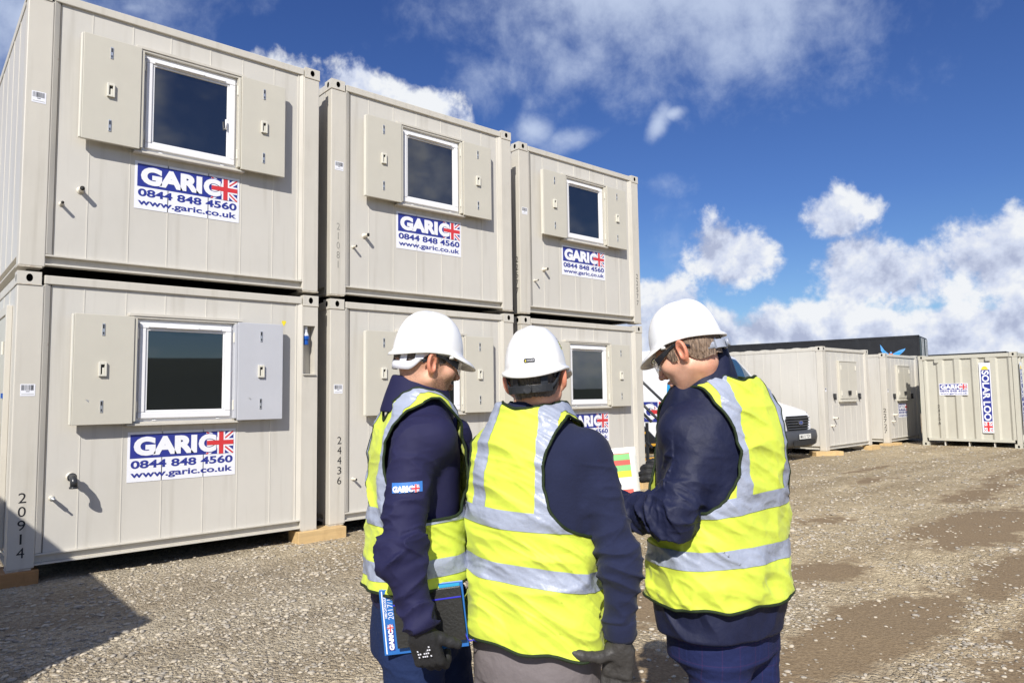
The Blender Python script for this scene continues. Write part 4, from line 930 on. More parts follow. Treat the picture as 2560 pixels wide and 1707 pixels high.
# black box trailers parked behind the cabins
mat('trailer_black', (.008, .009, .012), rough=.55, var=.3, vscale=3, dirt=(.05, .055, .06), dscale=1.5, damt=.3)
mat('trailer_end', (.035, .055, .060), rough=.45, var=.3, dirt=(.2, .22, .22), damt=.4)
mat('wing_blue', (.10, .34, .72), rough=.4, var=.3, vscale=30)
mat('bird_orange', (.80, .20, .03), rough=.4)
mat('red_lamp', (.4, .02, .02), rough=.3)
def trailer(x, y, az, L, Wt, ztop, label, bird=False):
    T = empty('box_trailer', (x, y, GZ), -R(az), label, 'trailer', 'black trailers behind the far cabins')
    # local: side runs along +y from the near corner, the end face runs along +x
    zt = ztop - GZ; z0 = 1.15
    b = MB(); b.box(0, Wt, 0, L, z0, zt, 'trailer_black'); body = b.obj('body', T, bevel=.03)
    e = MB(); e.box(.06, Wt - .06, -.03, -.001, z0 + .05, zt - .08, 'trailer_end'); e.box(Wt / 2 - .01, Wt / 2 + .01, -.04, -.0305, z0 + .05, zt - .08, 'slot_black')
    for xx in (.5, .9, Wt - .9, Wt - .5): e.tube([(xx, -.05, z0 + .05), (xx, -.05, zt - .1)], .018, 'zinc', 8)
    e.obj('rear_door', T)
    t = MB(); t.box(-.012, .03, -.02, L + .02, zt - .09, zt + .012, 'trailer_black'); t.box(-.012, .05, -.02, .06, z0, zt, 'trailer_black'); t.obj('edge_trim', T)
    for k in range(3):
        for xx in (.25, Wt - .25):
            q = MB(); q.tube([(xx - .15, 1.6 + 1.3 * k, .5), (xx + .15, 1.6 + 1.3 * k, .5)], .5, 'tyre', 24); q.obj('wheel', T)
    q = MB(); q.box(.7, Wt - .7, .5, L - .5, .95, z0 - .001, 'stair_black'); q.obj('chassis', T)
    q = MB(); q.box(.9, 1.1, L - 1.6, L - 1.4, .01, .949, 'stair_black'); q.box(Wt - 1.1, Wt - .9, L - 1.6, L - 1.4, .01, .949, 'stair_black'); q.obj('landing_leg', T)
    if bird:
        m = MB(); cy = 1.15; cz = zt - .78; F_ = lambda a, b, l: (-.016 - l * .003, cy - a * .62, cz + b * .62)
        wl = [(-.05, -.05), (-.22, .1), (-.40, .30), (-.58, .60), (-.66, .72), (-.64, .5), (-.62, .25), (-.5, .02), (-.35, -.2), (-.12, -.28)]
        wr = [(.05, -.05), (.3, .1), (.55, .22), (.85, .32), (.98, .36), (.9, .2), (.7, .0), (.5, -.14), (.25, -.28), (.05, -.3)]
        for w_ in (wl, wr): m.add([F_(a, b, 0) for a, b in w_], [tuple(range(len(w_)))], 'wing_blue')
        for w_ in (wl, wr): m.add([F_(a * .72, b * .55 - .09, 1) for a, b in w_], [tuple(range(len(w_)))], 'cyan_sign')
        bd = [(-.12, .0), (.0, .08), (.14, .0), (.16, -.2), (.08, -.42), (-.04, -.5), (-.12, -.3)]
        m.add([F_(a, b, 2) for a, b in bd], [tuple(range(len(bd)))], 'bird_orange')
        hd = [(-.05, .06), (.0, .16), (.08, .14), (.10, .04), (.02, .0)]; m.add([F_(a, b, 3) for a, b in hd], [tuple(range(len(hd)))], 'wing_blue'); m.obj('bird_emblem', T)
    return T
trailer(33.48, 4.44, -12, 10.2, 2.55, 3.9, 'long black box trailer with a painted blue winged bird, looming over the far cabins', True)
trailer(53.5, 6.3, 0, 6.0, 3.0, 3.9, 'flat topped black trailer just showing above the corrugated container')
print('vehicles', time.time() - T0)
# ================================================================ implicit surfaces for people and clothes
def _v(a): return np.asarray(a, np.float32)
def smin(a, b, k):
    h = np.clip(.5 + .5 * (b - a) / k, 0, 1); return b * (1 - h) + a * h - k * h * (1 - h)
def smax(a, b, k): return -smin(-a, -b, k)
def sph(p, c, r): return np.sqrt(((p - _v(c)) ** 2).sum(-1)) - r
def ell(p, c, r):
    q = p - _v(c); r = _v(r); k0 = np.sqrt(((q / r) ** 2).sum(-1)); k1 = np.sqrt(((q / (r * r)) ** 2).sum(-1)) + 1e-9
    return k0 * (k0 - 1) / k1
def cone(p, a, b, ra, rb, tout=False):
    a = _v(a); b = _v(b); ba = b - a; L = float(ba @ ba); t = np.clip(((p - a) @ ba) / L, 0, 1)
    d = np.sqrt(((p - a - t[..., None] * ba) ** 2).sum(-1)) - (ra + (rb - ra) * t)
    return (d, t) if tout else d
def rbox(p, c, h, r, M=None):
    q = p - _v(c)
    if M is not None: q = q @ _v(M).T
    q = np.abs(q) - (_v(h) - r); return np.sqrt((np.maximum(q, 0) ** 2).sum(-1)) + np.minimum(q.max(-1), 0) - r
def wav(p, f, seed, n=5):
    rg = np.random.default_rng(seed); s = 0
    for i in range(n):
        d = rg.normal(size=3); d /= np.linalg.norm(d); ff = f * (.7 + .8 * rg.random())
        s = s + np.sin((p @ _v(d)) * ff * 6.283 + rg.random() * 6.283 + 1.3 * np.sin((p @ _v(np.roll(d, 1))) * ff * 4.1 + i))
    return s / n
def ridge(w, k=1.0, s=2.2): return np.maximum(0, 1 - np.abs(w) * s) ** k
def stretch(p, axis, s):
    """coordinates squeezed across an axis: the folds then run across it"""
    a = _v(axis); a = a / np.linalg.norm(a); t = (p @ a)[..., None]; return p * s + a * t * (1 - s)
def frame(yaw, pitch=0.0, roll=0.0):
    """rows: right, forward, up of something facing 'yaw' (0 = away, + = to the right); pitch + = looking down; roll + = leaning right"""
    y, p, r_ = R(yaw), R(pitch), R(roll)
    f = np.array([math.sin(y) * math.cos(p), math.cos(y) * math.cos(p), -math.sin(p)]); r = np.array([math.cos(y), -math.sin(y), 0.0]); u = np.cross(r, f)
    r2 = math.cos(r_) * r - math.sin(r_) * u; u2 = math.sin(r_) * r + math.cos(r_) * u
    return np.stack([r2, f, u2]).astype(np.float32)
def surface(f, lo, hi, h, B=8, margin=1.7, project=True):
    """sparse surface nets: returns vertices and quads of f = 0"""
    lo = _v(lo); hi = _v(hi); nb = np.ceil((hi - lo) / (h * B)).astype(int)
    g = np.stack(np.meshgrid(*[np.arange(n) for n in nb], indexing='ij'), -1).reshape(-1, 3)
    c = lo + (g + .5) * h * B; d = np.concatenate([f(c[i:i + 60000].astype(np.float32)) for i in range(0, len(c), 60000)])
    g = g[np.abs(d) < h * B * .87 * margin]
    off = np.stack(np.meshgrid(*[np.arange(B + 1)] * 3, indexing='ij'), -1).reshape(-1, 3)
    D = np.empty((len(g), (B + 1) ** 3), np.float32); step = 400
    for i in range(0, len(g), step):
        P = lo + (g[i:i + step, None] * B + off[None]) * h; D[i:i + step] = f(P.reshape(-1, 3).astype(np.float32)).reshape(len(P), -1)
    D = D.reshape(-1, B + 1, B + 1, B + 1); S = D < 0
    N = nb * B + 2; cor = [(i, j, k) for i in (0, 1) for j in (0, 1) for k in (0, 1)]
    cnt = sum(S[:, i:i + B, j:j + B, k:k + B].astype(np.int8) for i, j, k in cor); act = (cnt > 0) & (cnt < 8)
    bi, x, y, z = np.nonzero(act); vals = np.stack([D[bi, x + i, y + j, z + k] for i, j, k in cor], -1)
    acc = np.zeros((len(bi), 3)); num = np.zeros(len(bi)); ca = np.array(cor)
    for a in range(8):
        for b in range(a + 1, 8):
            if np.abs(ca[a] - ca[b]).sum() != 1: continue
            va, vb = vals[:, a], vals[:, b]; m = (va < 0) != (vb < 0); t = np.where(m, va / np.where(m, va - vb, 1), 0)
            acc += m[:, None] * (ca[a] + t[:, None] * (ca[b] - ca[a])); num += m
    cell = g[bi] * B + np.stack([x, y, z], -1); V = lo + (cell + acc / num[:, None]) * h
    key = (cell[:, 0].astype(np.int64) * N[1] + cell[:, 1]) * N[2] + cell[:, 2]; order = np.argsort(key); ks = key[order]
    def look(c):
        k = (c[:, 0].astype(np.int64) * N[1] + c[:, 1]) * N[2] + c[:, 2]; i = np.searchsorted(ks, k); i = np.minimum(i, len(ks) - 1); return np.where(ks[i] == k, order[i], -1)
    F = []
    for ax in range(3):
        e = [0, 0, 0]; e[ax] = 1; s0 = S[:, :B, :B, :B]; s1 = S[:, e[0]:B + e[0], e[1]:B + e[1], e[2]:B + e[2]]
        bi, x, y, z = np.nonzero(s0 != s1); c = g[bi] * B + np.stack([x, y, z], -1); inside = s0[bi, x, y, z]
        u = np.zeros(3, int); v = np.zeros(3, int); u[(ax + 1) % 3] = 1; v[(ax + 2) % 3] = 1
        q = np.stack([look(c - u - v), look(c - v), look(c), look(c - u)], -1); ok = (q >= 0).all(1); q = q[ok]; inside = inside[ok]
        q[~inside] = q[~inside][:, ::-1]; F.append(q)
    F = np.concatenate(F); V = V.astype(np.float32)
    if project:
        for _ in range(2):
            e = h * .35; d0 = f(V); G = np.stack([f(V + _v(np.eye(3)[i] * e)) - d0 for i in range(3)], -1) / e
            V = V - np.clip(d0 / np.maximum((G ** 2).sum(-1), .2), -h * .7, h * .7)[:, None] * G
    return V, F
def tris(F): return np.concatenate([F[:, [0, 1, 2]], F[:, [0, 2, 3]]]) if F.shape[1] == 4 else F
def clip(V, F, g):
    """keep the part of a triangle mesh where g > 0, cut cleanly along g = 0"""
    F = tris(F); gv = g(V) if callable(g) else g; gv = np.where(np.abs(gv) < 1e-6, 1e-6, gv); ins = gv > 0; c = ins[F].sum(1)
    keep = F[c == 3]; one = F[c == 1]; two = F[c == 2]; newV = []; cache = {}
    def roll(T, want):
        m = ins[T] == want; k = m.argmax(1); return np.stack([T[np.arange(len(T)), (k + i) % 3] for i in range(3)], -1)
    one = roll(one, True); two = roll(two, False)
    E = np.concatenate([one[:, [0, 1]], one[:, [0, 2]], two[:, [0, 1]], two[:, [0, 2]]]) if len(one) + len(two) else np.zeros((0, 2), int)
    Es = np.sort(E, 1); uq, inv = np.unique(Es, axis=0, return_inverse=True) if len(Es) else (Es, np.zeros(0, int)); inv = inv.ravel()
    t = gv[uq[:, 0]] / (gv[uq[:, 0]] - gv[uq[:, 1]]) if len(uq) else np.zeros(0)
    nv = V[uq[:, 0]] + t[:, None] * (V[uq[:, 1]] - V[uq[:, 0]]) if len(uq) else np.zeros((0, 3)); base = len(V); ids = base + inv
    a, b = len(one), len(two); o1, o2, t1, t2 = ids[:a], ids[a:2 * a], ids[2 * a:2 * a + b], ids[2 * a + b:]
    nf = [keep]
    if a: nf.append(np.stack([one[:, 0], o1, o2], -1))
    if b: nf += [np.stack([t1, two[:, 1], two[:, 2]], -1), np.stack([t1, two[:, 2], t2], -1)]
    F2 = np.concatenate(nf); V2 = np.concatenate([V, nv]); used, inv = np.unique(F2, return_inverse=True)
    return V2[used].astype(np.float32), inv.reshape(F2.shape)
def loops(V, F):
    """closed boundary loops as ordered point arrays"""
    E = np.concatenate([F[:, [0, 1]], F[:, [1, 2]], F[:, [2, 0]]]); key = np.sort(E, 1); uq, idx, cnt = np.unique(key, axis=0, return_index=True, return_counts=True)
    B_ = E[idx[cnt == 1]]; nxt = {int(a): int(b) for a, b in B_}; out = []
    while nxt:
        s, cur = nxt.popitem(); L = [s]
        while cur != s and cur in nxt: L.append(cur); cur = nxt.pop(cur)
        if len(L) > 12: out.append(V[L])
    return out
def smooth_loop(P, step=.008, it=6):
    for _ in range(it): P = (np.roll(P, 1, 0) + P * 2 + np.roll(P, -1, 0)) / 4
    d = np.sqrt(((np.roll(P, -1, 0) - P) ** 2).sum(1)); s = np.concatenate([[0], np.cumsum(d)]); n = max(8, int(s[-1] / step)); t = np.linspace(0, s[-1], n, endpoint=False)
    Q = np.concatenate([P, P[:1]]); return np.stack([np.interp(t, s, Q[:, i]) for i in range(3)], -1)
def piping(name, V, F, r, m, parent, minlen=.25, sel=None):
    for L in loops(V, F):
        mb = MB()
        if np.sqrt(((np.roll(L, -1, 0) - L) ** 2).sum(1)).sum() < minlen: continue
        if sel and not sel(L): continue
        P = smooth_loop(L); T = np.roll(P, -1, 0) - np.roll(P, 1, 0); T /= np.linalg.norm(T, axis=1)[:, None] + 1e-9
        c = P.mean(0); a = np.cross(T, P - c); a /= np.linalg.norm(a, axis=1)[:, None] + 1e-9; b = np.cross(T, a); n = 6; k = len(P)
        ang = np.arange(n) * 2 * math.pi / n; ring = P[:, None] + r * (np.cos(ang)[None, :, None] * a[:, None] + np.sin(ang)[None, :, None] * b[:, None])
        i = np.arange(k)[:, None]; j = np.arange(n)[None]; fs = np.stack([i * n + j, i * n + (j + 1) % n, ((i + 1) % k) * n + (j + 1) % n, ((i + 1) % k) * n + j], -1).reshape(-1, 4)
        mb.add(ring.reshape(-1, 3), fs, m); mb.obj(name, parent, smooth=True)
def vnormals(V, F):
    F = tris(F); n = np.cross(V[F[:, 1]] - V[F[:, 0]], V[F[:, 2]] - V[F[:, 0]]); N_ = np.zeros_like(V)
    for i in range(3): np.add.at(N_, F[:, i], n)
    return N_ / (np.linalg.norm(N_, axis=1)[:, None] + 1e-12)
def loft(p, tab, n=2.4):
    """stack of super-ellipses; tab rows z, a, b, cx, cy (p in the torso frame)"""
    z = p[..., 2]; T = tab; zz = T[:, 0]
    a, b, cx, cy = [np.interp(z, zz, T[:, i]) for i in (1, 2, 3, 4)]
    q = ((np.abs(p[..., 0] - cx) / a) ** n + (np.abs(p[..., 1] - cy) / b) ** n) ** (1 / n)
    return (q - 1) * np.minimum(a, b) * .95
def smooth_tab(rows, n=60):
    T = np.array([list(r_) + [0] * (5 - len(r_)) for r_ in rows], float); z = np.linspace(T[0, 0], T[-1, 0], n); out = [z]
    for i in range(1, 5):
        v = np.interp(z, T[:, 0], T[:, i])
        for _ in range(4): v = np.concatenate([[v[0]], (v[:-2] + 2 * v[1:-1] + v[2:]) / 4, [v[-1]]])
        out.append(v)
    return np.stack(out, 1)

# ---------------------------------------------------------------- head
def head_field(q, slim=0.0):
    """q in head coordinates: right, forward, up; origin between the ears"""
    ax = q.copy(); ax[..., 0] = np.abs(ax[..., 0])
    d = ell(q, (0, -.014, .030), (.0765, .099, .089))
    d = smin(d, ell(q, (0, .030, -.022), (.060, .062, .080)), .03)
    d = smin(d, cone(ax, (.052, -.004, -.048), (.012, .066, -.094), .021, .019), .025)
    d = smin(d, ell(q, (0, .074, -.097), (.024, .019, .018)), .018)
    d = smin(d, sph(ax, (.043, .058, -.014), .024), .022)
    d = smin(d, cone(ax, (.0, .083, .031), (.036, .072, .033), .011, .010), .014)
    d = smax(d, -sph(ax, (.031, .104, .010), .019), .012)
    d = smin(d, cone(q, (0, .086, .020), (0, .112, -.020), .0075, .0105), .010)
    d = smin(d, sph(ax, (.0125, .100, -.026), .0085), .006)
    d = smin(d, ell(ax, (.006, .0925, -.051), (.018, .011, .0062)), .006)
    d = smin(d, ell(ax, (.004, .0905, -.062), (.017, .011, .0068)), .006)
    d = smax(d, -ell(q, (0, .104, -.0565), (.024, .007, .0016)), .003)
    # ears: tilted shell with a hollow and a rolled rim
    e = ax - _v((.0785, -.014, -.004)); c, s = math.cos(R(24)), math.sin(R(24)); ex = e[..., 0] * c + e[..., 1] * s; ey = -e[..., 0] * s + e[..., 1] * c
    ee = np.stack([ex, ey + e[..., 2] * .15, e[..., 2]], -1)
    ear = ell(ee, (.004, -.004, .002), (.0085, .0195, .034)); ear = smin(ear, ell(ee, (.0, .001, -.026), (.007, .010, .012)), .006)
    rr = np.sqrt(((ee[..., 1] + .005) / .0155) ** 2 + ((ee[..., 2] - .004) / .027) ** 2)
    rim = np.sqrt(((rr - 1) * .019) ** 2 + (ex - .009) ** 2) - .0042; rim = np.where(ee[..., 1] > .010, rim + .02, rim)
    ear = smax(ear, -ell(ee, (.0145, -.002, .001), (.010, .0115, .019)), .004); ear = smin(ear, rim, .003)
    return smin(d, ear, .005)
def hand_field(p, H, grow=0.0):
    """H: wrist, d (towards the knuckles), n (out of the back of the hand), s (thumb side), curls, thumb points"""
    w, d, n, s = [_v(H[k]) for k in ('w', 'd', 'n', 's')]; M = np.stack([s, d, n]); sc = H.get('scale', 1.0)
    q = (p - w) @ M.T / sc
    f = rbox(q, (0, .052, 0), (.041, .047, .0165), .014); f = smin(f, cone(q, (0, -.03, 0), (0, .03, 0), .027, .026), .02)
    for i, (off, ln) in enumerate(((.031, .074), (.0105, .083), (-.0105, .077), (-.031, .060))):
        a = np.array([off, .094 - (.006 if i == 3 else 0), .002]); ang = 0; sp = (off) * 1.2
        rr = (.0100, .0103, .0098, .0086)[i] + grow
        for j, seg in enumerate((.46, .30, .24)):
            ang += R(H['curl'][i][j]); b = a + ln * seg * np.array([sp * (1 - j * .4), math.cos(ang), -math.sin(ang)])
            f = smin(f, cone(q, a, b, rr, rr * .93), .0045); a = b; rr *= .93
    T = H['thumb']; rr = .0135 + grow
    for a, b in zip(T, T[1:]): f = smin(f, cone(q, a, b, rr, rr * .90), .008); rr *= .90
    return f * sc - grow

# ---------------------------------------------------------------- materials of people
def cloth(name, col, rough=.85, var=.06, vscale=14, bump=.25, bscale=160, sheen=.0, spec=.25, **k): return mat(name, col, rough=rough, var=var, vscale=vscale, bump=bump, bscale=bscale, sheen=sheen, spec=spec, **k)
cloth('hi_vis', (.575, .675, .07), rough=.6, var=.035, vscale=6, bump=.22, bscale=34, sheen=.1, dirt=(.46, .52, .05), dscale=3, damt=.25)
cloth('tape', (.31, .345, .44), rough=.42, var=.05, vscale=12, bump=.9, bscale=18, sheen=0, spec=.5)
cloth('binding', (.018, .030, .012), rough=.7)
cloth('softshell', (.014, .014, .052), rough=.75, bump=.15, bscale=30)
cloth('fleece', (.014, .018, .048), rough=.95, bump=.18, bscale=120, var=.10, sheen=.06)
cloth('waxed', (.010, .013, .040), rough=.62, sheen=.0, spec=.28, bump=.5, bscale=22, var=.12, vscale=20)
cloth('jeans', (.009, .020, .070), rough=.85, bump=.4, bscale=60)
cloth('work_grey', (.165, .145, .15), rough=.85, bump=.4, bscale=40)
cloth('glove', (.022, .022, .024), rough=.6, bump=.3, bscale=70)
cloth('glove_palm', (.05, .047, .045), rough=.5, bump=.5, bscale=60)
cloth('boot', (.03, .022, .016), rough=.6)
mat('helmet_white', (.83, .83, .82), rough=.22, var=.01, coat=.35, sss=.0)
mat('strap_white', (.70, .71, .78), rough=.35, var=.02)
mat('strap_black', (.018, .020, .024), rough=.45, var=.2, vscale=50, bump=.3)
mat('strap_grey', (.33, .36, .43), rough=.35)
mat('spec_black', (.010, .011, .014), rough=.25)
mat('lens', (.9, .92, .95), rough=.02, trans=1.0, alpha=.35)
mat('eye_white', (.75, .72, .70), rough=.2); mat('iris', (.06, .035, .02), rough=.2)
mat('badge_black', (.02, .02, .022), rough=.35); mat('lime_label', (.70, .74, .05), rough=.4)
# checked navy trousers
cloth('check_navy', (.012, .018, .075), rough=.85, bump=.3, bscale=60)
def add_check(mname, cols, per=.055, wdt=.045):
    m = MATS[mname]; nt = m.node_tree; b = nt.nodes['Principled BSDF']; src = b.inputs['Base Color'].links[0].from_socket
    tc = nd(nt, 'ShaderNodeTexCoord'); sp = nd(nt, 'ShaderNodeSeparateXYZ'); nt.links.new(tc.outputs['Object'], sp.inputs[0]); cur = src
    for ax, col in zip((0, 2, 1), cols):
        a = nd(nt, 'ShaderNodeMath', operation='MULTIPLY'); nt.links.new(sp.outputs[ax], a.inputs[0]); a.inputs[1].default_value = 1 / per
        f = nd(nt, 'ShaderNodeMath', operation='FRACT'); nt.links.new(a.outputs[0], f.inputs[0]); l = nd(nt, 'ShaderNodeMath', operation='LESS_THAN'); nt.links.new(f.outputs[0], l.inputs[0]); l.inputs[1].default_value = wdt
        x = nd(nt, 'ShaderNodeMix', data_type='RGBA'); q = nd(nt, 'ShaderNodeMath', operation='MULTIPLY'); nt.links.new(l.outputs[0], q.inputs[0]); q.inputs[1].default_value = .12
        nt.links.new(q.outputs[0], x.inputs[0]); nt.links.new(cur, x.inputs[6]); x.inputs[7].default_value = rgb(col); cur = x.outputs[2]
    nt.links.new(cur, b.inputs['Base Color'])
add_check('check_navy', [(.14, .03, .10), (.14, .03, .10), (.03, .05, .2)])
def skin_mat(name, base, stub, lips):
    m = bpy.data.materials.new(name); m.use_nodes = True; MATS[name] = m; nt = m.node_tree; b = nt.nodes['Principled BSDF']
    b.inputs['Roughness'].default_value = .48; b.inputs['Subsurface Weight'].default_value = .12; b.inputs['Subsurface Radius'].default_value = (.010, .004, .002); b.inputs['Subsurface Scale'].default_value = 1
    tc = nd(nt, 'ShaderNodeTexCoord'); n = nd(nt, 'ShaderNodeTexNoise'); n.inputs['Scale'].default_value = 28; n.inputs['Detail'].default_value = 6; nt.links.new(tc.outputs['Object'], n.inputs['Vector'])
    c = nd(nt, 'ShaderNodeValToRGB'); nt.links.new(n.outputs['Fac'], c.inputs[0]); e = c.color_ramp.elements; e[0].position = .3; e[0].color = rgb([x * y for x, y in zip(base, (.86, .76, .74))]); e[1].position = .7; e[1].color = rgb([min(1, x * 1.07) for x in base])
    cur = c.outputs[0]
    for an, col, grain in (('red', (base[0] * .86, base[1] * .50, base[2] * .42), 0), ('stubble', stub, 1)):
        a = nd(nt, 'ShaderNodeAttribute', attribute_name=an); fac = a.outputs['Fac']
        if grain:
            g = nd(nt, 'ShaderNodeTexNoise'); g.inputs['Scale'].default_value = 420; g.inputs['Detail'].default_value = 3; nt.links.new(tc.outputs['Object'], g.inputs['Vector'])
            r_ = nd(nt, 'ShaderNodeMapRange'); r_.inputs['From Min'].default_value = .35; r_.inputs['From Max'].default_value = .65; r_.inputs['To Min'].default_value = .35; r_.inputs['To Max'].default_value = 1.0; nt.links.new(g.outputs['Fac'], r_.inputs['Value'])
            q = nd(nt, 'ShaderNodeMath', operation='MULTIPLY'); nt.links.new(fac, q.inputs[0]); nt.links.new(r_.outputs[0], q.inputs[1]); fac = q.outputs[0]
        x = nd(nt, 'ShaderNodeMix', data_type='RGBA'); nt.links.new(fac, x.inputs[0]); nt.links.new(cur, x.inputs[6]); x.inputs[7].default_value = rgb(col); cur = x.outputs[2]
    nt.links.new(cur, b.inputs['Base Color'])
    bp = nd(nt, 'ShaderNodeBump'); bp.inputs['Strength'].default_value = .25; bp.inputs['Distance'].default_value = .002; n2 = nd(nt, 'ShaderNodeTexNoise'); n2.inputs['Scale'].default_value = 260; nt.links.new(tc.outputs['Object'], n2.inputs['Vector']); nt.links.new(n2.outputs['Fac'], bp.inputs['Height']); nt.links.new(bp.outputs[0], b.inputs['Normal'])
skin_mat('skin_a', (.72, .41, .285), (.13, .075, .05), None)
skin_mat('skin_b', (.72, .41, .285), (.15, .09, .055), None)
skin_mat('skin_c', (.72, .41, .285), (.30, .19, .14), None)
def hair_mat(name, a, b_, sc=(220, 220, 60)):
    m = mat(name, a, rough=.6, var=.0, sheen=.2); nt = m.node_tree; b = nt.nodes['Principled BSDF']
    tc = nd(nt, 'ShaderNodeTexCoord'); mp = nd(nt, 'ShaderNodeMapping'); mp.inputs['Scale'].default_value = sc; nt.links.new(tc.outputs['Object'], mp.inputs['Vector'])
    n = nd(nt, 'ShaderNodeTexNoise'); n.inputs['Scale'].default_value = 1.0; n.inputs['Detail'].default_value = 4; nt.links.new(mp.outputs[0], n.inputs['Vector'])
    c = nd(nt, 'ShaderNodeValToRGB'); nt.links.new(n.outputs['Fac'], c.inputs[0]); e = c.color_ramp.elements; e[0].position = .35; e[0].color = rgb(a); e[1].position = .65; e[1].color = rgb(b_); nt.links.new(c.outputs[0], b.inputs['Base Color'])
    bp = nd(nt, 'ShaderNodeBump'); bp.inputs['Strength'].default_value = 1; bp.inputs['Distance'].default_value = .004; nt.links.new(n.outputs['Fac'], bp.inputs['Height']); nt.links.new(bp.outputs[0], b.inputs['Normal'])
hair_mat('hair_dark', (.030, .022, .018), (.12, .095, .08)); hair_mat('hair_brown', (.045, .028, .018), (.16, .11, .075)); hair_mat('hair_ash', (.07, .042, .026), (.27, .185, .125), (260, 260, 40))
VF = np.array([math.sin(YAW), math.cos(YAW)]); VR = np.array([math.cos(YAW), -math.sin(YAW)])
def person(spec):
    X0, D0 = spec['base']; loc = (CAM.x + VR[0] * X0 + VF[0] * D0, CAM.y + VR[1] * X0 + VF[1] * D0, GZ)
    root = empty('person', loc, -YAW, spec['label'], 'person', 'site workers in yellow vests')
    o = _v((X0, D0, 0))
    L = lambda p: _v(p) - o                               # figures below are given in the shared frame
    th = spec['theta']; M = frame(th); c = L(spec['centre']); tilt = spec.get('lean', (0, 0))
    def tor(p):                                            # torso frame, sheared to follow the lean
        q = (p - _v((c[0], c[1], 0))); q = q - np.stack([tilt[0] * (p[..., 2] - 1.0), tilt[1] * (p[..., 2] - 1.0), 0 * p[..., 2]], -1); return q @ M.T
    hf = frame(*spec['head_rot']); hc = L(spec['head']); hs = spec.get('head_scale', 1.0)
    hl = lambda p: (p - hc) @ hf.T / hs
    hw = lambda q: (_v(q) * hs) @ hf + hc
    tab = smooth_tab(spec['torso']); zt, zb = spec['torso'][-1][0], spec['torso'][0][0]
    arms = [[L(j) for j in a] for a in spec['arms']]; ar = spec['arm_r']; sh_r = spec.get('sh_r', .060)
    sx, sz = spec['shoulder']; legs = [[L(j) for j in l] for l in spec['legs']]
    neck_b = c + _v((tilt[0] * .5, tilt[1] * .5, 0)); neck_b[:2] += _v(spec.get('neck_off', (0, 0))); neck_b[2] = spec['neck_z']
    def to_world(q): # torso point -> local
        q = _v(q); w = q @ M + _v((c[0], c[1], 0)); w[2] = q[2]; return w + _v((tilt[0] * (q[2] - 1), tilt[1] * (q[2] - 1), 0))
    # ---------------- body: one continuous skin
    def near(p, c_, r_, f_):
        dd = np.sqrt(((p - _v(c_)) ** 2).sum(-1)); m_ = dd < r_; out = (dd - r_ * .55).astype(np.float32)
        if m_.any(): out[m_] = f_(p[m_])
        return out
    def extra(p, d, f_, lim=.05):
        m_ = np.abs(d) < lim; out = np.zeros_like(d)
        if m_.any(): out[m_] = f_(p[m_])
        return out
    def body_f(p):
        d = near(p, hc, .21, lambda q: head_field(hl(q)) * hs)
        d = smin(d, cone(p, hw((0, -.022, -.045)), neck_b, .057 * hs, .066), .022)
        t = tor(p); ti = tab.copy(); ti[:, 1] -= spec.get('thin', .035); ti[:, 2] -= spec.get('thin', .035)
        b = loft(t, ti); b = smax(b, p[..., 2] - (zt - .03), .03); b = smax(b, .90 - p[..., 2], .03)
        for s in (-1, 1): b = smin(b, cone(t, (s * .05, 0, sz + .03), (s * sx, 0, sz), .035, .045), .03)
        d = smin(d, b, .03)
        for (a, e, w), H in zip(arms, spec['hands']):
            d = smin(d, smin(cone(p, a, e, .046, .036), cone(p, e, w, .036, .026), .02), .02)
            Hh = dict(H); Hh['w'] = L(H['w']); d = smin(d, near(p, Hh['w'] + _v(H['d']) * .08, .20, lambda q: hand_field(q, Hh) + .001), .015)
        for h_, k_, f_ in legs:
            d = smin(d, smin(cone(p, h_, k_, .078, .052), cone(p, k_, f_, .052, .038), .03), .03)
            d = smin(d, cone(p, f_ + _v((0, 0, -.03)), f_ + _v(spec['foot']) * .16 + _v((0, 0, -.05)), .036, .03), .02)
        return d
    lo = _v((-.62, -.5, 0.01)); hi = _v((.62, .6, 1.95)); V, F = surface(body_f, lo, hi, .0036, margin=1.3)
    q = hl(V.astype(np.float32)); ax = np.abs(q[:, 0])
    jaw = np.clip((-.018 - q[:, 2] + .25 * (q[:, 1] - .02)) / .03, 0, 1) * np.clip((q[:, 2] + .135) / .02, 0, 1) * np.clip((q[:, 1] + .005) / .02, 0, 1)
    jaw = jaw * np.clip((.112 - q[:, 1]) / .015, 0, 1)
    burn = np.clip((q[:, 1] - .0) / .008, 0, 1) * np.clip((.038 - q[:, 1]) / .01, 0, 1) * np.clip((q[:, 2] + .06) / .03, 0, 1) * np.clip((.05 - q[:, 2]) / .02, 0, 1)
    nape = np.clip((-.015 - q[:, 1]) / .03, 0, 1) * np.clip((q[:, 2] + .080) / .03, 0, 1) * np.clip((.095 - ax) / .01, 0, 1)
    ear_ = np.clip((ax - .079) / .006, 0, 1) * np.clip((.05 - np.abs(q[:, 2])) / .01, 0, 1) * (np.abs(q[:, 1] + .02) < .05)
    st = np.clip(np.maximum(np.maximum(jaw * spec['beard'], burn * .6 * spec['beard']), nape * spec['fade']) * (1 - ear_), 0, 1)
    red = np.clip(ear_ * .75 + np.clip((-.06 - q[:, 2]) / .05, 0, 1) * np.clip((.01 - q[:, 1]) / .03, 0, 1) * .35, 0, 1)
    zc = (q[:, 2] > -.3)
    bo = npobj('body', V, F, spec['skin'], root, attrs={'stubble': st * zc, 'red': red * zc})
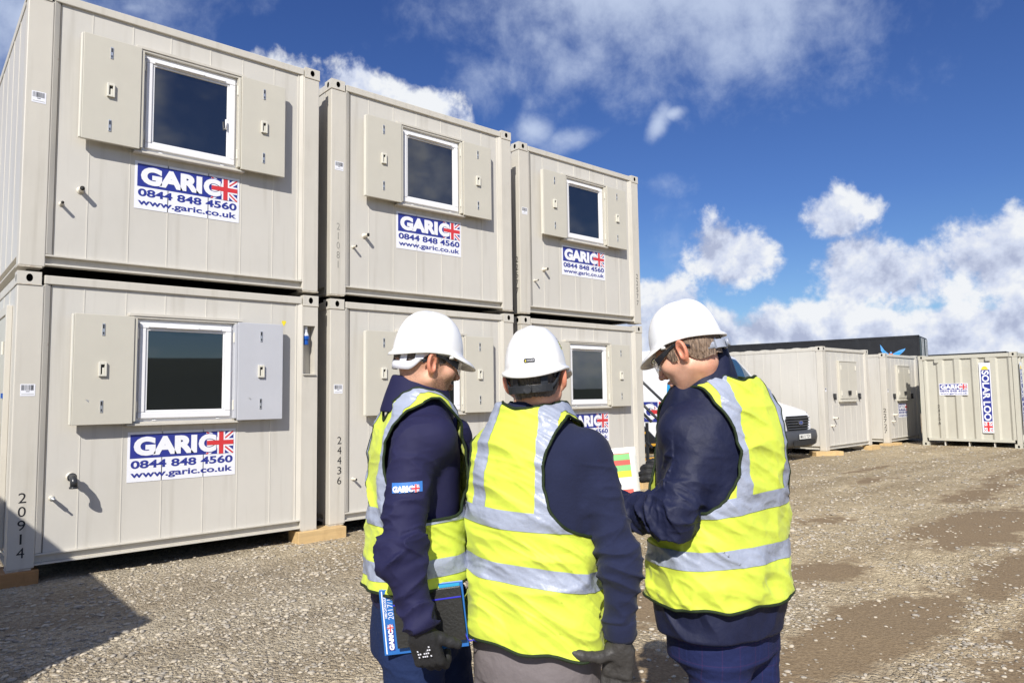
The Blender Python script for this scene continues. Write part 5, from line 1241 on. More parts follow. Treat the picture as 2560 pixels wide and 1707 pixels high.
    for s in (-1, 1):
        e = MB(); n = 14
        cc = hw((s * .031, .0795, .0095)); r_ = .0125
        vs = []; fs = []
        for i in range(n + 1):
            for j in range(n):
                a = math.pi * i / n; b2 = 2 * math.pi * j / n; vs.append(cc + r_ * np.array([math.sin(a) * math.cos(b2), math.sin(a) * math.sin(b2), math.cos(a)]))
        for i in range(n):
            for j in range(n): fs.append((i * n + j, i * n + (j + 1) % n, (i + 1) * n + (j + 1) % n, (i + 1) * n + j))
        e.add(vs, fs, 'eye_white'); ir = hw((s * .031, .0795 + .0127, .0085)); f3 = hf[1]; a3, b3 = hf[0], hf[2]
        e.add([ir + .0055 * (math.cos(k) * a3 + math.sin(k) * b3) for k in [i * math.pi / 6 for i in range(12)]], [tuple(range(12))], 'iris'); e.obj('eye', bo, smooth=True)
    # ---------------- hair
    hp = spec['hair']
    def hair_f(p):
        qq = hl(p); d = ell(qq, (0, -.014, .030), (.0765, .099, .089)); d = smin(d, ell(qq, (0, .030, -.022), (.060, .062, .080)), .03); d = smin(d, cone(qq, (0, -.03, -.02), (0, -.045, -.10), .060, .052), .03)
        w = stretch(qq, (0, .25, 1), 1.0); return d * hs - hp['t'] * np.clip((qq[..., 2] + .09) / .07, .15, 1) - hp['n'] * wav(qq * _v((1, 1, .35)), 120, 4)
    V, F = surface(hair_f, hc - .16, hc + .16, .0032)
    def hl_cut(V):
        q = hl(V.astype(np.float32)); zmin = np.interp(q[:, 1], [-.13, -.07, -.045, -.030, -.012, .004, .012, .034, .040, .055, .08], hp['line']); return (q[:, 2] - zmin + .004 * wav(q, 70, 8)) * 1.0
    V, F = clip(V, F, hl_cut); V, F = clip(V, F, lambda V: .11 - hl(V.astype(np.float32))[:, 2])
    npobj('hair', V, F, hp['m'], bo)
    # ---------------- jacket
    J = spec['jacket']; vr = spec['vest']
    def arm_cloth(p, grow):
        d = None
        for (a, e, w), rr in zip(arms, ar):
            d1, t1 = cone(p, a, e, rr[0] + grow, rr[1] + grow, True); d2, t2 = cone(p, e, w, rr[1] + grow, rr[2] + grow, True)
            near_e = np.exp(-((t1 - 1) / .35) ** 2) * (t2 <= 0) + np.exp(-(t2 / .45) ** 2) * (t2 > 0)
            nearw = np.clip((t2 - .55) / .35, 0, 1)
            A = J['wr']; x0 = smin(d1, d2, .03); am = (.35 + .65 * np.maximum(near_e, nearw)).astype(np.float32)
            def wr_(q):
                w1 = ridge(wav(stretch(q, e - a, .45), J.get('f', 9), J['seed']), 1.2, 2.6) + .22 * ridge(wav(stretch(q, (e - a) + _v((.1, .05, .0)), .5), J.get('f', 9) * 2, J['seed'] + 6), 1.3, 2.6); w2 = ridge(wav(stretch(q, w - e, .42), J.get('f', 9) * 1.1, J['seed'] + 1), 1.2, 2.6) + .22 * ridge(wav(stretch(q, w - e, .5), J.get('f', 9) * 2.1, J['seed'] + 7), 1.3, 2.6); k_ = np.clip(.5 + ((q - e) @ _v((w - e) / np.linalg.norm(w - e) - (e - a) / np.linalg.norm(e - a) * -1)) * 8, 0, 1)
                r_ = w1 * (1 - k_) + w2 * k_
                if J.get('crisp'): r_ = r_ * .75 + .42 * ridge(wav(stretch(q, (.5, .2, .8), .5), J['crisp'], J['seed'] + 3), 1.6)
                return r_
            x = x0 - A * am * extra(p, x0, wr_) + A * .3 - extra(p, x0, lambda q: .003 * wav(q, 4.0, J['seed'] + 5))
            d = x if d is None else np.minimum(d, x)
        return d
    def trunk(p, grow, zlow, hem=None):
        t = tor(p); T = tab.copy(); T[:, 1] += grow; T[:, 2] += grow; b = loft(t, T); b = smax(b, p[..., 2] - (zt + grow * .3), .025)
        dl = spec.get('drop_left', 0)
        for s in (-1, 1): b = smin(b, cone(t, (s * .055, -.005, sz + .030), (s * sx + (dl if s < 0 else 0), 0, sz - (dl if s < 0 else 0)), .045 + grow, sh_r + grow - (.012 if s < 0 and dl else 0)), .045)
        return b
    cuts = [(w + (w - e) / np.linalg.norm(w - e) * .012, (w - e) / np.linalg.norm(w - e)) for a, e, w in arms]
    def jacket_f(p):
        b = trunk(p, 0, 0); b = b - extra(p, b, lambda q: J.get('bw', .004) * ridge(wav(q * _v((1, 1, .6)), 6, J['seed'] + 9)) * np.clip((1.2 - q[..., 2]) / .3, .2, 1))
        b = smin(b, arm_cloth(p, 0), .035)
        b = smax(b, J['hem'] - p[..., 2], .012)
        for cw, dw in cuts:
            near = np.sqrt(((p - cw) ** 2).sum(-1)) < .12; b = np.where(near, smax(b, (p - cw) @ dw, .006), b)
        return b
    V, F = surface(jacket_f, (-.55, -.55, J['hem'] - .02), (.6, .75, 1.66), .0042)
    V, F = clip(V, F, lambda V: np.sqrt(((V - _v(neck_b))[:, :2] ** 2).sum(1)) - .060 + np.clip((zt - .03 - V[:, 2]) * 3, 0, 1))
    jo = npobj('jacket', V, F, J['m'], root)
    # cuffs
    for (a, e, w), rr in zip(arms, ar):
        d = (w - e) / np.linalg.norm(w - e); m = MB(); pts = [w - d * .045 + d * t for t in (0, .01, .05, .062)]; m.tube([tuple(x) for x in pts], [rr[2] + .001, rr[2] + .0035, rr[2] + .001, rr[2] - .006], J['m'], 20, cap=True); m.obj('cuff', jo, smooth=True)
    # collar: a standing band round the neck
    Cc = spec['collar']; n = 40; prof = Cc['prof']; vs = []; fs = []; nc = _v(neck_b) + _v(Cc.get('off', (0, 0, 0)))
    for i, (dz, r_, out) in enumerate(prof):
        for k in range(n):
            a = 2 * math.pi * k / n; x = math.sin(a); y = math.cos(a)           # a = 0 is the front
            up = Cc['back'] * (1 - y) / 2 + Cc['front'] * (1 + y) / 2
            fl = 1 + Cc.get('crump', 0) * math.sin(a * 5 + i * 1.3) * .5 + Cc.get('crump', 0) * math.sin(a * 9 + 2 + i)
            q = np.array([x * (r_) * fl, y * (r_ * 1.08) * fl + dz * Cc.get('fwd', 0), 0]); w_ = q @ M; vs.append((nc[0] + w_[0] + tilt[0] * dz, nc[1] + w_[1] + tilt[1] * dz, Cc['z0'] + dz * up + Cc.get('drop', -.03) * (1 + y) / 2))
    for i in range(len(prof) - 1):
        for k in range(n): fs.append((i * n + k, i * n + (k + 1) % n, (i + 1) * n + (k + 1) % n, (i + 1) * n + k))
    m = MB(); m.add(vs, fs, J['m']); co = m.obj('collar', jo, smooth=True); md = co.modifiers.new('s', 'SOLIDIFY'); md.thickness = .006; md.offset = 0; md = co.modifiers.new('v', 'SUBSURF'); md.levels = 1; md.render_levels = 2
    # ---------------- vest
    g = vr['grow']
    def vest_f(p):
        t = tor(p); z = p[..., 2]; low = np.clip((1.25 - z) / .4, 0, 1); ang = np.arctan2(t[..., 0], -t[..., 1])
        b = trunk(p, g, 0) - vr['flare'] * low
        m_ = np.abs(b) < .05; res = b + .002
        if not m_.any(): return res
        p, b, low, ang, z = p[m_], b[m_], low[m_], ang[m_], z[m_]
        fold = np.sin(ang * 7 + 3 * np.sin(z * 5 + vr['seed']) + vr['seed']) * .0045 * low + ridge(wav(stretch(p, (0, .0, 1), .55), 5.5, vr['seed'])) * .0085 + ridge(wav(stretch(p, (.6, 0, .8), .4), 7, vr['seed'] + 3)) * .0055 * vr.get('cr', 1)
        fine = ridge(wav(stretch(p, (.5, .2, .8), .45), 16, vr['seed'] + 7)) * .0026
        res[m_] = b - fold - fine + .002; return res
    V, F = surface(vest_f, (-.42, -.42, vr['hem'] - .12), (.45, .45, zt + .06), .0042)
    V, F = clip(V, F, lambda V: V[:, 2] - (vr['hem'] + vr['hem_tilt'] * V[:, 0] + .004 * np.sin(V[:, 0] * 40)))
    def arm_hole(V):
        t = tor(V.astype(np.float32)); z = t[:, 2]; xa = np.interp(z, [z_ for z_, _ in vr['hole']], [x_ for _, x_ in vr['hole']]) + vr.get('hole_l', 0) * (t[:, 0] < 0); return xa - np.abs(t[:, 0]) + .0 * z
    V, F = clip(V, F, arm_hole)
    def neck_hole(V):
        t = tor(V.astype(np.float32)); z = t[:, 2]; v = np.clip((t[:, 1] + .02) / .12, 0, 1); zl = vr['neck'][0] - vr['neck'][1] * v; rr = np.sqrt((t[:, 0] / vr['neck'][2]) ** 2 + ((t[:, 1] + .0) / (vr['neck'][2] * 1.1)) ** 2)
        return np.where(t[:, 1] < .03, np.maximum((rr - 1) * .08, vr['neck'][0] - .12 - z), np.maximum(zl - z, np.abs(t[:, 0]) - vr['neck'][2] * np.clip((z - (vr['neck'][0] - vr['neck'][1])) / vr['neck'][1], 0, 1)))
    V, F = clip(V, F, neck_hole)
    vo = npobj('vest', V, F, 'hi_vis', root); md = vo.modifiers.new('s', 'SOLIDIFY'); md.thickness = .0025; md.offset = -1
    piping('binding', V, F, .0048, 'binding', vo)
    N_ = vnormals(V, F)
    off = (V + N_ * .0022).astype(np.float32)
    bands = vr['bands']
    def strip(fn, name, lift=0.0):
        a, b = off + N_ * lift, F
        for f_ in fn: a, b = clip(a, b, f_)
        if len(b): q_ = npobj(name, a, b, 'tape', vo)
    zb1 = lambda V, k: V[:, 2] - (bands[k][0] + bands[k][1] * V[:, 0] + .004 * np.sin(V[:, 0] * 14 + k))
    for k in range(2):
        hw2 = .0265; strip([lambda V, k=k: zb1(V, k) + hw2, lambda V, k=k: hw2 - zb1(V, k)], 'reflective_band')
    for s in (-1, 1):
        def bx(V, s=s):
            t = tor(V.astype(np.float32)); xb = np.interp(t[:, 2], [1.0, 1.2, 1.35, 1.46, 1.6], vr['brace']); return t[:, 0] * s - xb
        strip([lambda V: zb1(V, 0) - .0268, lambda V: bx(V) + .0255, lambda V: .0255 - bx(V)], 'reflective_brace', .0)
    # ---------------- trousers and boots
    tr = spec['trousers']
    def trou_f(p):
        t = tor(p); T = smooth_tab(tr['hip']); b = loft(t, T, 2.2); b = smax(b, p[..., 2] - tr['hip'][-1][0], .01)
        b = np.where(p[..., 2] < tr['hip'][0][0], b + (tr['hip'][0][0] - p[..., 2]), b)
        for h_, k_, f_ in legs:
            l = smin(cone(p, h_, k_, .098, .078), cone(p, k_, f_ + _v((0, 0, .015)), .078, .066), .04)
            l = l - .006 * ridge(wav(stretch(p, (0, 0, 1), .4), 6, tr['seed'])) - .003 * ridge(wav(stretch(p, (.3, 0, 1), .35), 11, tr['seed'] + 2)); b = smin(b, l, .03)
        return smax(b, .07 - p[..., 2], .01)
    V, F = surface(trou_f, (-.45, -.45, .05), (.45, .5, tr['hip'][-1][0] + .03), .006); npobj('trousers', V, F, tr['m'], root)
    for h_, k_, f_ in legs:
        fd = _v(spec['foot']); fd = fd / np.linalg.norm(fd)
        def boot_f(p):
            a = f_.copy(); a[2] = .055; d = cone(p, a - fd * .02, a + fd * .16 + _v((0, 0, -.01)), .048, .042); d = smin(d, cone(p, a - fd * .01, a + _v((0, 0, .10)) - fd * .01, .05, .058), .03); return smax(d, -(p[..., 2] - .004), .006)
        V, F = surface(boot_f, f_ + _v((-.25, -.25, -f_[2])), f_ + _v((.25, .25, .2)), .006); npobj('boot', V, F, 'boot', root)
    # ---------------- gloves
    for H, (a, e, w) in zip(spec['hands'], arms):
        Hh = dict(H); Hh['w'] = L(H['w']); d = (w - e) / np.linalg.norm(w - e)
        def glove_f(p):
            x = hand_field(p, Hh, .0016); x = smin(x, cone(p, Hh['w'] - _v(H['d']) * .035, Hh['w'] + _v(H['d']) * .01, .029, .028), .012); return x - .0012 * ridge(wav(stretch(p, H['s'], .6), 26, 5))
        ctr = Hh['w'] + _v(H['d']) * .08; V, F = surface(glove_f, ctr - .17, ctr + .17, .0024); go = npobj('glove', V, F, H.get('m', 'glove'), root)
        if H.get('text'):
            m = MB(); s_, d_, n_ = _v(H['s']), _v(H['d']), _v(H['n'])
            for r_, (wd) in enumerate((.03, .04, .034, .03)):
                for k in range(7):
                    if (k * 7 + r_ * 3) % 4 == 0: continue
                    u0 = -.018 + k * .0058; v0 = .03 + r_ * .009; b0 = Hh['w'] + d_ * v0 + s_ * u0 + n_ * .0262; m.add([b0, b0 + s_ * .0042, b0 + s_ * .0042 + d_ * .0045, b0 + d_ * .0045], [(0, 1, 2, 3)], 'strap_white')
            m.obj('print', go)
    # ---------------- helmet
    hh = spec['helmet']; rot = frame(*hh.get('rot', spec['head_rot'])); oz = hh.get('z', .033)
    def hp_(x, y, z): return tuple((_v((x, y, z)) @ rot) + hc + _v((0, 0, oz)) @ rot + _v(hh.get('shift', (0, 0, 0))))
    nph, nt_ = 96, 22; vs = []; fs = []; A_, B_, Hh_ = .0885, .1125, .131
    for i in range(nt_ + 1):
        t = i / nt_ * math.pi / 2
        for k in range(nph):
            ph = 2 * math.pi * k / nph; cx, cy = math.sin(ph), math.cos(ph); rr = math.sin(t) ** .80; zz = math.cos(t) ** .96 * Hh_
            flare = 1 + .02 * (i / nt_) ** 6; x = A_ * rr * cx * flare; y = B_ * rr * cy * flare
            rid = .0035 * math.exp(-(x / .012) ** 2) * (1 if y > -.13 else 0) + .002 * math.exp(-((abs(x) - .042) / .010) ** 2); zz += rid * min(1, zz / .06)
            vs.append(hp_(x, y, zz + .011 * cx * cx * (i / nt_) ** 4))
    rings = nt_ + 1
    for j, (o_, dz_) in enumerate(((.002, -.005), (.005, -.009), (.009, -.009), (.0105, -.012), (.0095, -.016))):
        for k in range(nph):
            ph = 2 * math.pi * k / nph; cx, cy = math.sin(ph), math.cos(ph); fr = max(0, (cy - .35) / .65) ** .8; bk = max(0, (-cy - .3) / .7)
            ext = o_ * (1 - .35 * fr) + fr * .043 * (j + 1) / 5 + bk * .004 * (j + 1) / 5; drop = dz_ + .011 * cx * cx - fr * .028 * ((j + 1) / 5) ** 1.2 - bk * .006 * (j + 1) / 5
            r0 = 1.02; n_ = Vector((cx / A_, cy / B_)).normalized(); vs.append(hp_(A_ * r0 * cx + n_.x * ext, B_ * r0 * cy + n_.y * ext, drop))
        rings += 1
    for i in range(rings - 1):
        for k in range(nph): fs.append((i * nph + k, (i + 1) * nph + k, (i + 1) * nph + (k + 1) % nph, i * nph + (k + 1) % nph))
    m = MB(); m.add(vs, fs, 'helmet_white'); ho = m.obj('helmet', root, smooth=True); md = ho.modifiers.new('s', 'SOLIDIFY'); md.thickness = .0028; md.offset = -1
    # side lugs, cradle and headband
    for s in (-1, 1):
        m = MB(); P0 = np.array(hp_(s * .104, .045, -.008)); m.tube([hp_(s * .088, .045, .0), hp_(s * .093, .045, -.016)], .008, 'helmet_white', 10); m.obj('harness_clip', ho, smooth=True)
    hb = hh['band']; m = MB(); n = 72; vs = []; fs = []
    for k in range(n):
        ph = 2 * math.pi * k / n; cx, cy = math.sin(ph), math.cos(ph); bk = np.clip((-cy - .15) / .6, 0, 1); bk = bk * bk * (3 - 2 * bk); fr = max(0, cy)
        zc = .0 - hb['dip'] * bk; h2 = hb['h'] * (.75 + .25 * bk); a_, b_ = .0805 + hb.get('o', 0), .103 + hb.get('o', 0)
        for zz in (zc + h2 / 2, zc - h2 / 2): vs.append(hp_(a_ * cx, -.008 + b_ * cy, zz - .0))
    for k in range(n): a = 2 * k; b = 2 * ((k + 1) % n); fs.append((a, b, b + 1, a + 1))
    m.add(vs, fs, hb['m']); bo_ = m.obj('headband', ho, smooth=True); md = bo_.modifiers.new('s', 'SOLIDIFY'); md.thickness = .003; md.offset = 1
    m = MB()
    for ph in (2.05, 2.6, 3.68, 4.23, .6, 5.68):                       # webbing arms up into the shell
        cx, cy = math.sin(ph), math.cos(ph); bk = np.clip((-cy - .15) / .6, 0, 1); z0 = -hb['dip'] * bk
        for dph in (0,):
            p = [hp_(.083 * math.sin(ph + q_), -.008 + .106 * math.cos(ph + q_), z0) for q_ in (-.13, .13)]; p2 = [hp_(.084 * math.sin(ph + q_), .105 * math.cos(ph + q_), .035) for q_ in (.13, -.13)]
            m = MB(); m.add(p + p2, [(0, 1, 2, 3)], hb['m']); s_ = m.obj('cradle_strap', ho); md = s_.modifiers.new('s', 'SOLIDIFY'); md.thickness = .002
    if hb.get('ratchet'):
        m = MB(); pts = []
        for k in range(15):
            ph = math.pi + (k / 14 - .5) * hb['ratchet']; cx, cy = math.sin(ph), math.cos(ph); pts.append((cx, cy))
        vs = []; fs = []; hh_ = hb['h'] * .62
        for cx, cy in pts:
            for zz, o_ in ((-hh_, .0035), (-hh_, .010), (hh_, .010), (hh_, .0035)): vs.append(hp_((.0805 + o_ + hb.get('o', 0)) * cx, -.008 + (.103 + o_ + hb.get('o', 0)) * cy, -hb['dip'] + zz))
        for i in range(14):
            for k in range(4): fs.append((4 * i + k, 4 * i + (k + 1) % 4, 4 * i + 4 + (k + 1) % 4, 4 * i + 4 + k))
        fs += [(0, 1, 2, 3), (56, 59, 58, 57)]; m.add(vs, fs, hb['m'])
        cc = hp_(0, -.008 - .118 - hb.get('o', 0), -hb['dip']); cn = np.array(rot[1]) * -1; m.tube([tuple(np.array(cc)), tuple(np.array(cc) + cn * .008)], .013, hb['m'], 14); m.obj('ratchet', ho, bevel=.001)
    if hh.get('badge'):
        m = MB(); n = 20; zc = .028
        def bp_(u, v, o_):
            ph = math.pi - (u + hh['badge']) / .128; t = math.acos(min(1, max(0, ((zc + v) / Hh_)) ** (1 / .96))); rr = math.sin(t) ** .80; return hp_((A_ * 1.009 + .0042 + o_) * rr * math.sin(ph), (B_ * 1.009 + .0042 + o_) * rr * math.cos(ph), zc + v)
        out = [(.019 * (1 if math.cos(a) > 0 else -1) + .0055 * math.cos(a), .0065 * math.sin(a)) for a in [2 * math.pi * k / n for k in range(n)]]
        q_ = [(-.0245 + .049 * k / 14) for k in range(15)]; hv = [math.sqrt(max(0, .0065 ** 2 - max(0, abs(u) - .019) ** 2 * 1.39)) for u in q_]; m.add([bp_(u, sg * h_, 0) for u, h_ in zip(q_, hv) for sg in (-1, 1)], [(2 * k, 2 * k + 2, 2 * k + 3, 2 * k + 1) for k in range(14)], 'badge_black'); tri = [(-.019, -.003), (-.013, -.003), (-.016, .004)]; m.add([bp_(u, v, .0008) for u, v in tri], [(0, 1, 2)], 'yellow_label')
        p, f_ = text_fit('CENTURION', -.011, .021, -.0022, .0026, off=.0); m.add([bp_(u, v, .0008) for u, v in p], f_, 'strap_white'); m.obj('badge', ho)
        m = MB(); 
        def sp_(a, v, o_):
            ph = a; t = math.acos(min(1, max(0, (v / Hh_)) ** (1 / .96))); rr = math.sin(t) ** .80; return hp_((A_ * 1.004 + .0042 + o_) * rr * math.sin(ph), (B_ * 1.004 + .0042 + o_) * rr * math.cos(ph), v)
        k = 8; vs = [sp_(1.62 - .30 * j / k, v, .0) for v in (.055, .066, .077, .088, .098) for j in range(k + 1)]; fs = [(i * 9 + j, i * 9 + j + 1, i * 9 + j + 10, i * 9 + j + 9) for i in range(4) for j in range(k)]
        m.add(vs, fs, 'lime_label'); 
        for i in range(4):
            for j in range(6): a0 = 1.60 - j * .045; m.add([sp_(a0, .060 + i * .009, .001), sp_(a0 - .028, .060 + i * .009, .001), sp_(a0 - .028, .065 + i * .009, .001), sp_(a0, .065 + i * .009, .001)], [(0, 1, 2, 3)], 'stencil')
        m.obj('sticker', ho)
    # ---------------- safety glasses
    if spec.get('glasses'):
        for s in (-1, 1):
            m = MB(); pts = [(s * .083, -.045, -.002), (s * .086, -.030, .010), (s * .0855, -.005, .026), (s * .083, .02, .024), (s * .079, .045, .019), (s * .072, .078, .012)]
            vs = []; fs = []
            for i, p in enumerate(pts):
                h_ = (.004, .004, .0035, .0045, .008, .013)[i]
                for dz, dx in ((-h_, 0), (-h_, .0035), (h_, .0035), (h_, 0)): vs.append(hw((p[0] + s * dx, p[1], p[2] + dz)))
            for i in range(5):
                for k in range(4): fs.append((4 * i + k, 4 * i + (k + 1) % 4, 4 * i + 4 + (k + 1) % 4, 4 * i + 4 + k))
            fs += [(0, 1, 2, 3), (20, 23, 22, 21)]; m.add(vs, fs, 'spec_black')
            gl = m.obj('glasses_arm', bo)
        m = MB(); n = 20; vs = []; fs = []
        for k in range(n + 1):
            a = (k / n * 2 - 1) * 1.15; x = .074 * math.sin(a) / math.sin(1.15); y = .070 + .034 * (math.cos(a) - math.cos(1.15)) / (1 - math.cos(1.15))
            nose = max(0, 1 - abs(x) / .014)
            for zz in (.029, -.016 + nose * .022): vs.append(hw((x, y + .008, zz)))
        for k in range(n): fs.append((2 * k, 2 * k + 2, 2 * k + 3, 2 * k + 1))
        m.add(vs, fs, 'lens'); ln = m.obj('lens', bo, smooth=True); md = ln.modifiers.new('s', 'SOLIDIFY'); md.thickness = .0018
        m = MB(); m.tube([vs[2 * k] for k in range(n + 1)], .0022, 'spec_black', 6); m.obj('brow_bar', bo, smooth=True)
    print('person', time.time() - T0)
    return dict(root=root, L=L, hw=hw, jacket=jo, jf=jacket_f, body=bo, vest=vo)

nrm = lambda v: tuple(np.array(v, float) / np.linalg.norm(v))
def HAND(w, d, n, curl=(30, 40, 30), thumb=None, m='glove', right=True, **k):
    """s (thumb side) is completed from d and n: for a right hand with its back up and fingers forward the thumb is on the left"""
    d = np.array(nrm(d)); n = np.array(n, float); n = n - d * (n @ d); n /= np.linalg.norm(n); s = np.cross(n, d) if right else np.cross(d, n)
    cl = curl if hasattr(curl[0], '__len__') else [curl, (curl[0] * 1.08, curl[1] * 1.05, curl[2]), (curl[0] * 1.15, curl[1] * 1.1, curl[2]), (curl[0] * 1.25, curl[1] * 1.1, curl[2] * 1.1)]
    th = thumb or [(.022, .018, -.006), (.045, .045, -.012), (.052, .072, -.016), (.050, .098, -.020)]
    return dict(w=w, d=tuple(d), n=tuple(n), s=tuple(s), curl=cl, thumb=th, m=m, **k)

TORSO = [(.78, .175, .135), (.92, .182, .140), (1.08, .172, .132), (1.22, .178, .135), (1.36, .182, .132), (1.44, .165, .115), (1.50, .115, .090), (1.56, .075, .072)]
HOLE = [(.5, .6), (1.12, .6), (1.15, .24), (1.20, .165), (1.25, .128), (1.32, .104), (1.40, .104), (1.45, .118), (1.50, .135), (1.6, .14)]
LINE_A = [-.050, -.058, -.050, -.030, .030, .034, -.012, .000, .030, .060, .080]
# ---- the man in the middle, seen from behind
P2 = person(dict(base=(.05, 2.2), label='man in the middle seen from behind, hand at his hip, black badge on helmet', theta=30, centre=(.060, 2.20, 0), lean=(0, 0),
    head=(.073, 2.185, 1.622), head_rot=(14, 2, -6), head_scale=1.0, torso=[(z - .01, a + .008, b + .004) for z, a, b in TORSO], neck_z=1.50, drop_left=.034, shoulder=(.168, 1.405), sh_r=.062,
    arms=[[(.228, 2.135, 1.405), (.298, 2.055, 1.095), (.292, 2.05, .905)], [(-.040, 2.30, 1.345), (-.085, 2.38, 1.12), (.03, 2.54, 1.12)]], arm_r=[(.064, .056, .042), (.054, .053, .044)],
    hands=[HAND((.290, 2.045, .885), (-.10, .12, -1), (.25, .9, .1), curl=(14, 30, 25), thumb=[(.012, .026, -.010), (.050, .036, -.036), (.095, .032, -.058), (.138, .026, -.058)], m='glove_palm'), HAND((.04, 2.53, 1.12), (1, .6, .1), (0, -.3, 1), right=False)],
    legs=[[(.145, 2.16, .86), (.155, 2.17, .50), (.165, 2.15, .10)], [(-.025, 2.24, .86), (-.05, 2.27, .50), (-.08, 2.25, .10)]], foot=(.4, .9, 0), skin='skin_b', beard=.8, fade=.55,
    hair=dict(t=.0022, n=.0006, m='hair_dark', line=[-.052, -.056, -.050, -.035, .028, .034, -.012, .000, .030, .060, .080]),
    jacket=dict(m='fleece', hem=.86, wr=.015, seed=21, f=8.5), collar=dict(z0=1.498, back=1, front=1, prof=[(.0, .090, 0), (.02, .088, 0), (.040, .084, 0), (.062, .078, 0), (.056, .072, 0), (.03, .070, 0)], drop=-.045),
    vest=dict(grow=.014, flare=.010, seed=3, hole_l=.055, hem=.862, hem_tilt=-.10, hole=HOLE, neck=(1.505, .16, .090), bands=[(1.220, -.09), (1.066, -.115)], brace=[.108, .108, .108, .104, .085]),
    trousers=dict(m='work_grey', seed=5, hip=[(.74, .178, .138), (.80, .182, .142), (.90, .175, .13), (1.0, .165, .12)]),
    helmet=dict(z=.032, band=dict(m='strap_black', dip=.055, h=.018, ratchet=1.5, o=.006), badge=.012, rot=(14, -2, -4))))
# ---- the man on the left, facing right, books under his arm
P1 = person(dict(base=(-.31, 2.32), label='man on the left facing right, books under his arm, badge on his sleeve', theta=66, centre=(-.322, 2.33, 0), lean=(.02, 0),
    head=(-.278, 2.31, 1.682), head_rot=(62, 12, 2), torso=[(z + .04, a + .010, b - .008) for z, a, b in TORSO], neck_z=1.545, shoulder=(.178, 1.452), sh_r=.066,
    arms=[[(-.300, 2.155, 1.435), (-.322, 2.05, 1.130), (-.264, 2.035, .945)], [(-.22, 2.48, 1.44), (-.20, 2.55, 1.15), (-.125, 2.44, 1.02)]], arm_r=[(.075, .061, .044), (.074, .062, .048)],
    hands=[HAND((-.264, 2.035, .925), (.25, .25, -1), (-.15, -1, -.2), curl=(38, 55, 40), thumb=[(.018, .012, -.006), (.044, .034, -.010), (.066, .052, -.016), (.084, .066, -.020)], right=True, text=True), HAND((-.12, 2.43, 1.0), (.3, -.2, -1), (0, .6, .3), right=False)],
    legs=[[(-.31, 2.25, .90), (-.31, 2.22, .52), (-.32, 2.20, .10)], [(-.26, 2.40, .90), (-.22, 2.42, .52), (-.22, 2.42, .10)]], foot=(.9, .35, 0), skin='skin_a', beard=1.0, fade=.5,
    hair=dict(t=.0035, n=.0010, m='hair_dark', line=[.000, -.006, -.004, .008, .034, .036, .000, .010, .035, .062, .082]),
    jacket=dict(m='softshell', hem=.925, wr=.017, seed=31, f=8.5), collar=dict(z0=1.55, back=1.2, front=1.0, prof=[(-.015, .110, 0), (.0, .107, 0), (.03, .100, 0), (.06, .090, 0), (.085, .085, 0), (.080, .079, 0), (.03, .076, 0)], drop=-.035, fwd=.1, off=(.0, 0, 0)),
    vest=dict(grow=.014, flare=.012, seed=13, hem=1.005, hem_tilt=.10, hole=[(z + .045, x) for z, x in HOLE], neck=(1.56, .20, .101), bands=[(1.222, .05), (1.065, .08)], brace=[.10, .10, .102, .105, .09]),
    trousers=dict(m='jeans', seed=15, hip=[(.78, .172, .132), (.84, .175, .135), (.93, .172, .128), (1.03, .17, .125)]),
    helmet=dict(z=.037, rot=(62, 6, 2), band=dict(m='strap_white', dip=.050, h=.026, ratchet=0)), glasses=True))
